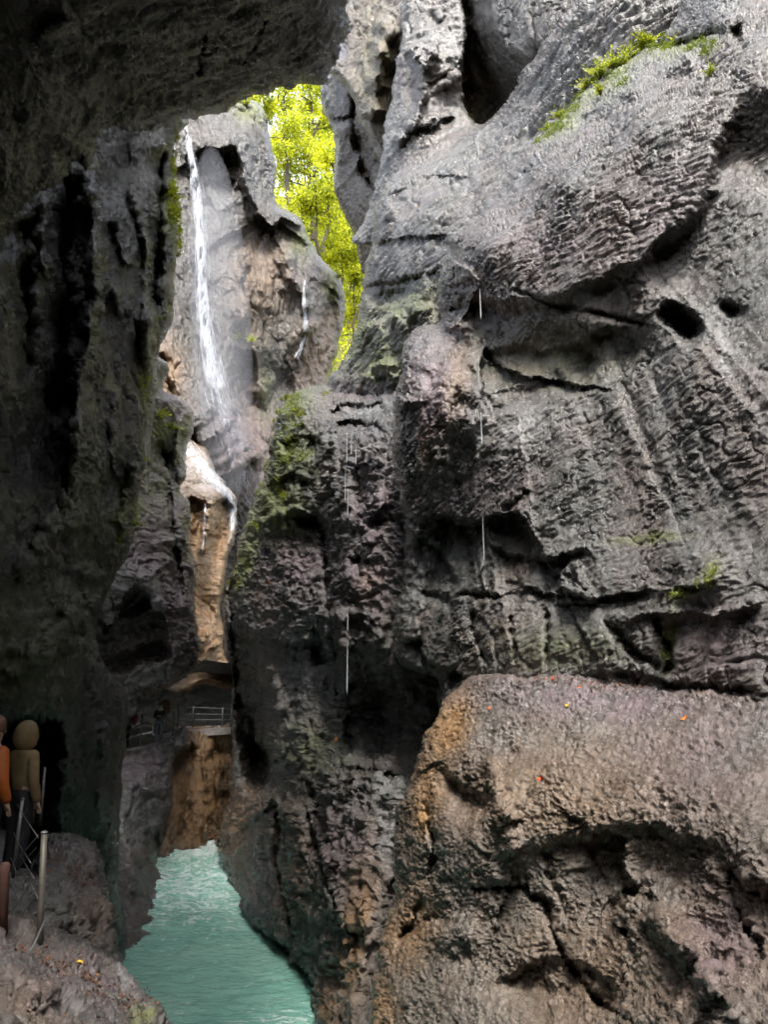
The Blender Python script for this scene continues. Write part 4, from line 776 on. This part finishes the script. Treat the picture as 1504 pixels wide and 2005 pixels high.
def near_post(x0, y0, x1, y1, Y, r, label, mat, cap=True):
    a = at(x0, y0, Y); b = at(x1, y1, Y); f = empty('fence_post', b, label, 'fence post', 'posts of the near wire fence')
    tube('shaft', [b, a.lerp(b, .5), a], r, mat, f, 12)
    if cap: tube('cap', [a, a + Vector((0, 0, .012)), a + Vector((0, 0, .02))], [r * 1.12, r * 1.12, r * .5], STEEL, f, 12)
    return a, b
q1 = near_post(86, 1632, 74, 1895, 6.2, .024, 'thick brownish post nearest the ledge, top shining', OLD_STEEL)
q2 = near_post(43, 1566, 24, 1720, 7.8, .018, 'grey post left of the thick post with a wire tied to its top', STEEL)
near_post(68, 1528, 62, 1625, 10.5, .02, 'dim thin post between the grey post and the slim light post', OLD_STEEL, False)
near_post(87, 1502, 77, 1618, 10, .02, 'slim light post rising above the thick brownish post', STEEL, False)
a, b = at(10, 1694, 6), at(4, 1830, 6)
o = tube('bollard', [b, a - Vector((0, 0, .05)), a, a + Vector((0, 0, .02))], [.036, .033, .036, .02], RUST, None, 12); tag(o, 'reddish brown stub post at the left picture edge', 'post')
wires = [((33, 1575), (74, 1640)), ((43, 1545), (56, 1548)), ((55, 1543), (40, 1563)), ((52, 1585), (44, 1600)), ((26, 1630), (60, 1690)), ((45, 1630), (24, 1680)), ((75, 1635), (28, 1688)), ((70, 1660), (34, 1700)), ((20, 1680), (50, 1735)), ((30, 1665), (66, 1720)), ((64, 1690), (44, 1735)), ((10, 1690), (36, 1760)), ((62, 1720), (20, 1790)), ((40, 1700), (74, 1760)), ((16, 1720), (52, 1800)), ((70, 1750), (30, 1820))]
f = empty('wire_mesh', at(50, 1700, 6.8), 'broken diamond wire mesh strung between the near posts', 'wire mesh')
for (xa, ya), (xb, yb) in wires:
    Ya = 7.6 - (xa - 20) * .022; Yb = 7.6 - (xb - 20) * .022
    A, B = at(xa, ya, Ya), at(xb, yb, Yb)
    tube('wire', [A, A.lerp(B, .5) + rv() * .012, B], .0035, STEEL, f, 5)
o = tube('cable', [at(88, 1800, 6.0), at(66, 1850, 5.7), at(40, 1895, 5.4), at(18, 1925, 5.2)], .008, STEEL); tag(o, 'bright steel cable running down from the thick post', 'cable')
o = link('board', mesh_py('board', [at(x, y, Y) for Y in (34.6, 34.72) for x, y in ((316, 1372), (327, 1369), (332, 1372), (334, 1388), (331, 1396), (318, 1396))], [(0, 1, 2, 3, 4, 5), (11, 10, 9, 8, 7, 6)] + [(k, k + 6, (k + 1) % 6 + 6, (k + 1) % 6) for k in range(6)]), simple_mat('brown_board', (.2, .11, .06), .6, 0, .2, 3))
tag(o, 'brown board with a pale edge beside the head of the walker', 'board')

# ------------------------------------------------------------------ people
SKIN = simple_mat('skin', (.55, .36, .27), .5, 0, .06, 6); BLACK = simple_mat('dark_cloth', (.02, .02, .024), .8, 0, .3, 30); JEANS = simple_mat('grey_jeans', (.17, .19, .24), .8, 0, .25, 20); HAIR = simple_mat('brown_hair', (.12, .055, .03), .6, 0, .3, 40)
WHITE = simple_mat('white_cloth', (.75, .75, .73), .8, 0, .05, 8); BEIGE = simple_mat('beige_raincoat', (.2, .14, .065), .7, 0, .3, 5); ORANGE = simple_mat('orange_raincoat', (.4, .1, .01), .6, 0, .25, 6); RED = simple_mat('red_cloth', (.5, .03, .03), .7, 0, .15, 8); EYEBALL = simple_mat('eye', (.03, .02, .02), .2, 0, .05)
def skin_obj(name, J, E, mat, parent, lv=1):
    me = bpy.data.meshes.new(name); ks = list(J); me.from_pydata([J[k][0] for k in ks], [(ks.index(a), ks.index(b)) for a, b in E], []); me.update()
    o = bpy.data.objects.new(name, me); COL.objects.link(o)
    md = o.modifiers.new('skin', 'SKIN'); md.use_smooth_shade = True
    for i, k in enumerate(ks):
        r = J[k][1]; me.skin_vertices[0].data[i].radius = r if isinstance(r, tuple) else (r, r)
    me.skin_vertices[0].data[0].use_root = True
    o.modifiers.new('sub', 'SUBSURF').levels = lv; o.modifiers['sub'].render_levels = lv
    bpy.context.view_layer.update()
    dg = bpy.context.evaluated_depsgraph_get(); nm = bpy.data.meshes.new_from_object(o.evaluated_get(dg)); o.modifiers.clear(); o.data = nm
    nm.materials.clear(); nm.materials.append(mat); o.parent = parent
    return o
def person(loc, rz, h, label, top, legs, hair=HAIR, hood=None, arms='cross', group=None):
    root = empty('person', loc, label, 'person', group, rz); k = h / 1.75
    S = lambda x, y, z: (x * k, y * k, z * k)
    el, hd = (((.23, .02, 1.12), (.05, -.22, 1.18)) if arms == 'cross' else ((.25, .03, 1.1), (.23, -.07, .86)))
    J = {'pel': (S(0, 0, .95), (.15 * k, .11 * k)), 'waist': (S(0, 0, 1.1), (.135 * k, .1 * k)), 'chest': (S(0, .01, 1.3), (.165 * k, .115 * k)), 'neck': (S(0, .01, 1.47), .055 * k), 'jaw': (S(0, -.015, 1.56), .07 * k), 'skull': (S(0, 0, 1.66), .093 * k)}
    E = [('pel', 'waist'), ('waist', 'chest'), ('chest', 'neck'), ('neck', 'jaw'), ('jaw', 'skull')]
    for s, n in ((-1, 'l'), (1, 'r')):
        m = lambda p: S(p[0] * s, p[1], p[2])
        J.update({'sh' + n: (m((.17, .01, 1.4)), .06 * k), 'el' + n: (m(el), .043 * k), 'wr' + n: (m(hd), .03 * k), 'hip' + n: (m((.09, 0, .88)), .085 * k), 'kn' + n: (m((.1, -.02, .48)), .058 * k), 'an' + n: (m((.1, .02, .08)), .042 * k), 'to' + n: (m((.12, -.17, .04)), .036 * k)})
        E += [('chest', 'sh' + n), ('sh' + n, 'el' + n), ('el' + n, 'wr' + n), ('pel', 'hip' + n), ('hip' + n, 'kn' + n), ('kn' + n, 'an' + n), ('an' + n, 'to' + n)]
        w = Vector(m(hd)); dirh = (w - Vector(m(el))).normalized(); sd_ = dirh.cross(Vector((0, 0, 1))); sd_ = sd_.normalized() if sd_.length > .1 else Vector((1, 0, 0))
        J['pa' + n] = (tuple(w + dirh * .05 * k), (.038 * k, .018 * k)); E.append(('wr' + n, 'pa' + n))
        for f in range(5):
            off = (f - 1.5) * .017 * k; ln = (.062, .072, .068, .055, .05)[f] * k
            if f == 4: off = -.045 * k
            st = w + dirh * (.075 if f < 4 else .03) * k + sd_ * off
            J['f%d%s' % (f, n)] = (tuple(st), .0095 * k); J['g%d%s' % (f, n)] = (tuple(st + dirh * ln * .9 + Vector((0, 0, -.012 * k))), .007 * k)
            E += [('pa' + n, 'f%d%s' % (f, n)), ('f%d%s' % (f, n), 'g%d%s' % (f, n))]
    body = skin_obj('body', J, E, SKIN, root, 1)
    # nose, ears, eyes, mouth
    for nm, p, r, mt in (('nose', (0, -.1, 1.605), (.013, .02, .022), SKIN), ('ear', (-.093, .005, 1.61), (.012, .022, .032), SKIN), ('ear', (.093, .005, 1.61), (.012, .022, .032), SKIN), ('eye', (-.034, -.084, 1.64), (.013, .01, .009), EYEBALL), ('eye', (.034, -.084, 1.64), (.013, .01, .009), EYEBALL), ('mouth', (0, -.083, 1.56), (.024, .008, .006), RED)):
        bm = bmesh.new(); bmesh.ops.create_uvsphere(bm, u_segments=10, v_segments=8, radius=1); bmesh.ops.scale(bm, vec=tuple(v * k for v in r), verts=bm.verts); bmesh.ops.translate(bm, vec=S(*p), verts=bm.verts)
        me = bpy.data.meshes.new(nm); bm.to_mesh(me); bm.free(); me.materials.append(mt)
        for pf in me.polygons: pf.use_smooth = True
        x = bpy.data.objects.new(nm, me); COL.objects.link(x); x.parent = root
    def grow(keys, edges, g): return {q: (J[q][0], tuple(v + g * k for v in (J[q][1] if isinstance(J[q][1], tuple) else (J[q][1],) * 2))) for q in keys}
    jk = (['neck'] if hood else []) + ['waist', 'pel', 'chest', 'shl', 'ell', 'shr', 'elr', 'wrl', 'wrr']; je = [e for e in E if e[0] in jk and e[1] in jk]
    if hood: J['neck'] = (J['neck'][0], .085 * k)
    skin_obj('jacket', grow(jk, je, .028), je, top, root, 1)
    tk = ['waist', 'pel', 'hipl', 'knl', 'anl', 'hipr', 'knr', 'anr']; te = [e for e in E if e[0] in tk and e[1] in tk]
    skin_obj('trousers', grow(tk, te, .02), te, legs, root, 1)
    bt = [e for e in E if e[0][:2] == 'an']
    for e in bt: skin_obj('shoe', grow(list(e), [e], .014), [e], BLACK, root, 1)
    # hair or hood: a shell over the skull open at the face
    bm = bmesh.new(); bmesh.ops.create_icosphere(bm, subdivisions=3, radius=1)
    rad = (.135, .15, .185) if hood else (.104, .112, .118); cz = 1.63 if hood else 1.655
    for v in list(bm.verts):
        if v.co.y < -.5 and v.co.z < (.55 if not hood else .6) and abs(v.co.x) < .72: bm.verts.remove(v)
        elif not hood and v.co.z < -.55: bm.verts.remove(v)
    bmesh.ops.scale(bm, vec=tuple(v * k for v in rad), verts=bm.verts); bmesh.ops.translate(bm, vec=S(0, .012, cz), verts=bm.verts)
    ret = bmesh.ops.extrude_face_region(bm, geom=bm.faces[:]); vs = [g for g in ret['geom'] if isinstance(g, bmesh.types.BMVert)]; cc = Vector(S(0, .012, cz))
    for v in vs: v.co += (v.co - cc).normalized() * .012 * k
    me = bpy.data.meshes.new('hood' if hood else 'hair'); bmesh.ops.recalc_face_normals(bm, faces=bm.faces); bm.to_mesh(me); bm.free(); me.materials.append(hood or hair)
    for pf in me.polygons: pf.use_smooth = True
    x = bpy.data.objects.new('hood' if hood else 'hair', me); COL.objects.link(x); x.parent = root
    return root, k
pw, kk = person(at(309, 1456, 33.6) + Vector((0, 0, 0)), R(8), 1.72, 'walker in a dark jacket with white collar and grey jeans at the railing', BLACK, JEANS)
me = bpy.data.meshes.new('collar'); bm = bmesh.new(); tube_bm(bm, [(math.cos(a) * .085, math.sin(a) * .085, 1.46 - .02 * math.sin(a)) for a in np.linspace(0, 6.283, 17)], .022, 6, False); bm.to_mesh(me); bm.free(); me.materials.append(WHITE)
c_ = bpy.data.objects.new('collar', me); COL.objects.link(c_); c_.parent = pw
pr, kk = person(at(247, 1468, 32.4), R(-60), 1.7, 'walker in dark clothes with a red rucksack, mostly hidden by the left cliff', BLACK, BLACK)
bm = bmesh.new(); bmesh.ops.create_cube(bm, size=1); bmesh.ops.scale(bm, vec=(.3, .18, .46), verts=bm.verts); bmesh.ops.translate(bm, vec=(0, .24, 1.22), verts=bm.verts); bmesh.ops.bevel(bm, geom=bm.edges[:], offset=.06, segments=3, affect='EDGES')
me = bpy.data.meshes.new('rucksack'); bm.to_mesh(me); bm.free(); me.materials.append(RED); rs = bpy.data.objects.new('rucksack', me); COL.objects.link(rs); rs.parent = pr; rs['label'] = 'red rucksack'
bz = at(56, 1414, 9.6)
pb, kk = person((bz.x, bz.y, bz.z - 1.79), R(150), 1.74, 'hiker in a beige hooded raincoat in the dark behind the fence posts', BEIGE, BLACK, hood=BEIGE, arms='down')
oz = at(2, 1440, 8.2)
oz.x -= .06; po, kk = person((oz.x, oz.y, oz.z - 1.5), R(150), 1.68, 'hiker in an orange raincoat cut off by the left picture edge', ORANGE, BLACK, arms='down')

# ------------------------------------------------------------------ plants, moss, leaves
def plant(name, key, x, y, size, nst, label, mat, group, cat='plant', droop=.3, out=.5, pinnate=True):
    p, nrm = SURF[key](x, y); up = (nrm * out + Vector((0, 0, 1))).normalized()
    root = empty(name, p, label, cat, group); V, Fc = [], []; bm = bmesh.new()
    for _ in range(nst):
        d = (up + rv() * .75).normalized(); L = size * random.uniform(.5, 1.1); pts = []
        for k in range(5):
            t = k / 4; pts.append(p + d * L * t + Vector((0, 0, -droop * L * t * t)) + nrm * .01)
        tube_bm(bm, pts, [size * .014 * (1 - .7 * k / 4) for k in range(5)], 4, False)
        for k in range(1, 9):
            t = .15 + .85 * k / 8; i = min(3, int(t * 4)); q = pts[i].lerp(pts[i + 1], t * 4 - i); ax = (pts[i + 1] - pts[i]).normalized()
            sdv = ax.cross(nrm + rv() * .4).normalized(); w = size * (.34 if not pinnate else .30 * (1.15 - t))
            for sg in (-1, 1): leaf_bm(V, Fc, q, sdv * sg + ax * .6 + rv() * .25, nrm + rv() * .5, w * random.uniform(.7, 1.2), w * .45)
        leaf_bm(V, Fc, pts[4], pts[4] - pts[3], nrm, size * .2, size * .1)
    me = bpy.data.meshes.new('stem'); bm.to_mesh(me); bm.free(); link('stem', me, BARK, root); link('foliage', mesh_py('foliage', V, Fc), mat, root)
for x, y, s_, n, lb in [(1252, 40, .34, 9, 'topmost bright shrub above the mossy crack of the big wall'), (1205, 78, .3, 8, 'bright shrub just below the topmost one by the crack'), (1262, 78, .3, 8, 'flat yellow green shrub in the middle of the mossy crack'), (1188, 108, .34, 10, 'leafy shrub at the left brink of the crack, leaning out'), (1150, 130, .36, 11, 'broad yellow green shrub at the head of the leafy row'), (1215, 125, .3, 8, 'small shrub tucked behind the leafy row'),
                        (1130, 152, .28, 8, 'lowest shrub of the leafy row along the crack'), (1330, 84, .24, 7, 'low shrub at the right end of the mossy crack'), (1100, 232, .22, 7, 'small plant on the mossy ledge under the leafy row'), (1068, 254, .18, 6, 'tiny plant where the mossy ledge tapers off'), (1178, 188, .22, 7, 'yellow green tuft on the bedded shoulder below the shrubs'), (1395, 150, .16, 6, 'lone tuft on the bare bedded rock at the right')]:
    plant('shrub', 'wall', x, y, s_ * 1.8, int(n * 1.7), lb, LEAF_PLANT, 'shrubs along the crack of the big wall', 'shrub')
for key, x, y, s_, n, lb in [('waterwall', 470, 665, .9, 8, 'bright plant on the left of the pair under the waterfall cliff block'), ('waterwall', 492, 672, .9, 8, 'bright plant on the right of the pair on the far cliff'), ('cliffleft', 336, 390, .5, 12, 'moss and fern tuft hanging from the edge of the dark left cliff'), ('cliffleft', 340, 300, .4, 9, 'upper small tuft on the lit edge of the dark left cliff'), ('cliffleft', 258, 1030, .35, 9, 'yellowish fern at the lower corner of the dark left cliff'),
                             ('spur', 308, 818, .8, 8, 'bright fern on the purple spur above the walkway'), ('spur', 330, 838, .6, 6, 'small fern below the bright one on the purple spur'), ('middle', 548, 778, .6, 9, 'fern at the very top of the mossy cliff shoulder'), ('middle', 590, 838, .5, 8, 'fern growing out of the mossy shoulder under the ledge'), ('middle', 560, 905, .45, 7, 'fern on the steep side of the mossy shoulder'),
                             ('waterwall', 480, 205, 1.2, 9, 'bush on top of the waterfall cliff'), ('waterwall', 520, 240, 1.2, 9, 'bush spilling over the blocky top of the waterfall cliff'), ('waterwall', 600, 455, 1.2, 8, 'bush on the sloping brink of the far cliff'), ('waterwall', 660, 545, 1.1, 9, 'bush on the last corner of the far cliff before the slit')]:
    plant('fern' if 'fern' in lb else 'bush' if 'bush' in lb else 'plant', key, x, y, s_, n, lb, LEAF_PLANT if 'bright' in lb or 'bush' in lb or key in ('cliffleft',) else LEAF_DARK, 'small plants on the cliffs', 'fern' if 'fern' in lb else 'bush' if 'bush' in lb else 'plant')  # tufts on the left cliff take the brighter leaf colour as backlight
p0, n0 = SURF['spur'](384, 1108); f = empty('dry_twig', p0, 'dry twig sticking out of the spur over the orange brown wall', 'twig'); bm = bmesh.new()
for _ in range(7): tube_bm(bm, [p0, p0 + Vector((.25 + random.uniform(0, .3), -.1, random.uniform(-.15, .2))), p0 + Vector((.6 + random.uniform(-.2, .2), -.15, random.uniform(-.4, .25)))], [.012, .009, .004], 4)
me = bpy.data.meshes.new('stalks'); bm.to_mesh(me); bm.free(); link('stalks', me, RUST, f)
def moss(name, label, spots, mat):
    V, Fc = [], []
    for key, cx, cy, rx, ry, rot, n, L in spots:
        c, s_ = math.cos(R(rot)), math.sin(R(rot))
        cl = [(random.gauss(0, .6), random.gauss(0, .6)) for _ in range(max(4, n // 40))]
        for _ in range(n):
            a, b = random.choice(cl); u = (a + random.gauss(0, .1)) * rx; v = (b + random.gauss(0, .1)) * ry
            p, nr = SURF[key](cx + u * c - v * s_, cy + u * s_ + v * c)
            for _ in range(3): leaf_bm(V, Fc, p + rv() * L * .8, nr * .7 + rv() * .8 + Vector((0, 0, -.2)), rv(), L * random.uniform(.6, 1.3), L * .3)
    return tag(link(name, mesh_py(name, V, Fc), mat), label, 'moss', 'stuff')
moss('moss', 'green moss cushions on the shoulder of the mid gorge cliff', [('middle', 570, 795, 40, 26, -15, 500, .09), ('middle', 560, 890, 50, 60, 0, 700, .08), ('middle', 535, 990, 50, 50, -20, 450, .08), ('middle', 470, 1110, 14, 50, 10, 120, .08)], MOSS)
moss('moss', 'moss and low greenery along the crack of the big wall', [('wall', 1190, 145, 100, 34, -33, 650, .065), ('wall', 1095, 240, 50, 18, -40, 350, .07), ('wall', 1340, 90, 70, 16, -8, 350, .07)], LEAF_DARK)
moss('moss', 'moss fringe coloured bright for backlight on the edge of the dark left cliff', [('cliffleft', 337, 400, 9, 75, 0, 420, .14), ('cliffleft', 343, 310, 6, 40, 0, 90, .1), ('cliffleft', 255, 1000, 14, 60, 15, 110, .07), ('cliffleft', 285, 770, 18, 60, 0, 90, .08)], LEAF_PLANT)  # brighter leaf colour stands in for backlight on the fringe
moss('moss', 'small moss tufts among the blocks at the foot of the big wall', [('wall', 1392, 1118, 12, 26, 20, 70, .03), ('wall', 1330, 1162, 22, 8, -10, 60, .03), ('wall', 1308, 1250, 8, 40, 10, 50, .03)], MOSS)
AUT = [leaf_mat('orange_leaf', (.5, .12, .02), (.7, .22, .03), .2), leaf_mat('yellow_leaf', (.6, .36, .03), (.75, .5, .05), .2), leaf_mat('red_leaf', (.5, .04, .015), (.6, .08, .02), .2)]
def litter(key, x0, y0, x1, y1, n, sp, label):
    V, Fc = [], []
    for _ in range(n):
        t = random.random(); p, nr = SURF[key](x0 + (x1 - x0) * t + random.gauss(0, sp), y0 + (y1 - y0) * t + abs(random.gauss(0, sp)))
        leaf_bm(V, Fc, p + nr * .01, (rv() - nr * .2), nr + rv() * .3, random.uniform(.02, .05), random.uniform(.012, .03))
    tag(link('leaf_litter', mesh_py('leaf_litter', V, Fc), leaf_mat('dead_leaf', (.03, .012, .008), (.13, .06, .03), .1, 6)), label, 'leaf litter', 'stuff')
litter('boulder', 1010, 1322, 1260, 1336, 420, 9, 'reddish brown leaf litter caught along the crack on top of the big boulder')
litter('ledge', 60, 1830, 260, 1960, 500, 26, 'crumbled leaf litter strewn over the foreground ledge')
litter('block', 100, 1650, 190, 1720, 260, 16, 'dark leaf litter on top of the rock block by the thick post')
def fallen(key, x, y, s_, k, label):
    p, nr = SURF[key](x, y); V, Fc = [], []; d = (rv() - nr * 0); d = (d - nr * d.dot(nr)).normalized(); p = p + nr * .006
    sd_ = nr.cross(d); out = []
    for i in range(10):
        a = 2 * math.pi * i / 10; r = s_ * (.5 if i % 2 else .36); out.append(p + (d * math.cos(a) * 1.3 + sd_ * math.sin(a)) * r + nr * (.12 * s_ * math.cos(2 * a) + .05 * s_))
    V = [p + nr * s_ * .02] + out; Fc = [(0, i + 1, (i + 1) % 10 + 1) for i in range(10)]
    o = link('fallen_leaf', mesh_py('fallen_leaf', V, Fc), AUT[k]); o.modifiers.new('solid', 'SOLIDIFY').thickness = .002
    tag(o, label, 'leaf', None, 'fallen autumn leaves')
for a in [('boulder', 1056, 1521, .075, 2, 'red leaf lying in the middle of the big boulder'), ('boulder', 1338, 1405, .06, 0, 'orange leaf on the right part of the boulder top'), ('boulder', 1111, 1380, .055, 1, 'yellow leaf below the crack on the boulder top'), ('boulder', 1136, 1347, .05, 0, 'orange leaf close under the crack above the boulder'), ('boulder', 1084, 1333, .05, 2, 'dark red leaf at the left in the litter behind the boulder'), ('boulder', 1118, 1322, .05, 1, 'small yellow leaf wedged in the crack above the boulder'),
          ('boulder', 958, 1388, .06, 0, 'orange leaf on the rounded left end of the boulder top'), ('ledge', 148, 1898, .06, 1, 'yellow leaf on the foreground ledge'), ('ledge', 186, 1908, .05, 0, 'orange leaf right of the yellow leaf on the foreground ledge'), ('block', 97, 1698, .06, 0, 'orange leaf beside the thick post on the dark block'), ('middle', 655, 1445, .12, 0, 'orange leaf on the knob of the mid gorge cliff'), ('middle', 560, 1582, .1, 1, 'yellow leaf low on the mid gorge cliff'),
          ('middle', 685, 1075, .11, 0, 'orange leaf on the upper mid gorge cliff'), ('middle', 530, 1138, .12, 0, 'orange leaf on the left part of the mid gorge cliff'), ('middle', 640, 1955, .09, 0, 'orange leaf at the very bottom of the mid gorge cliff'), ('middle', 482, 1570, .12, 2, 'red leaf on the rounded nose above the river')]:
    fallen(*a)
#--END--
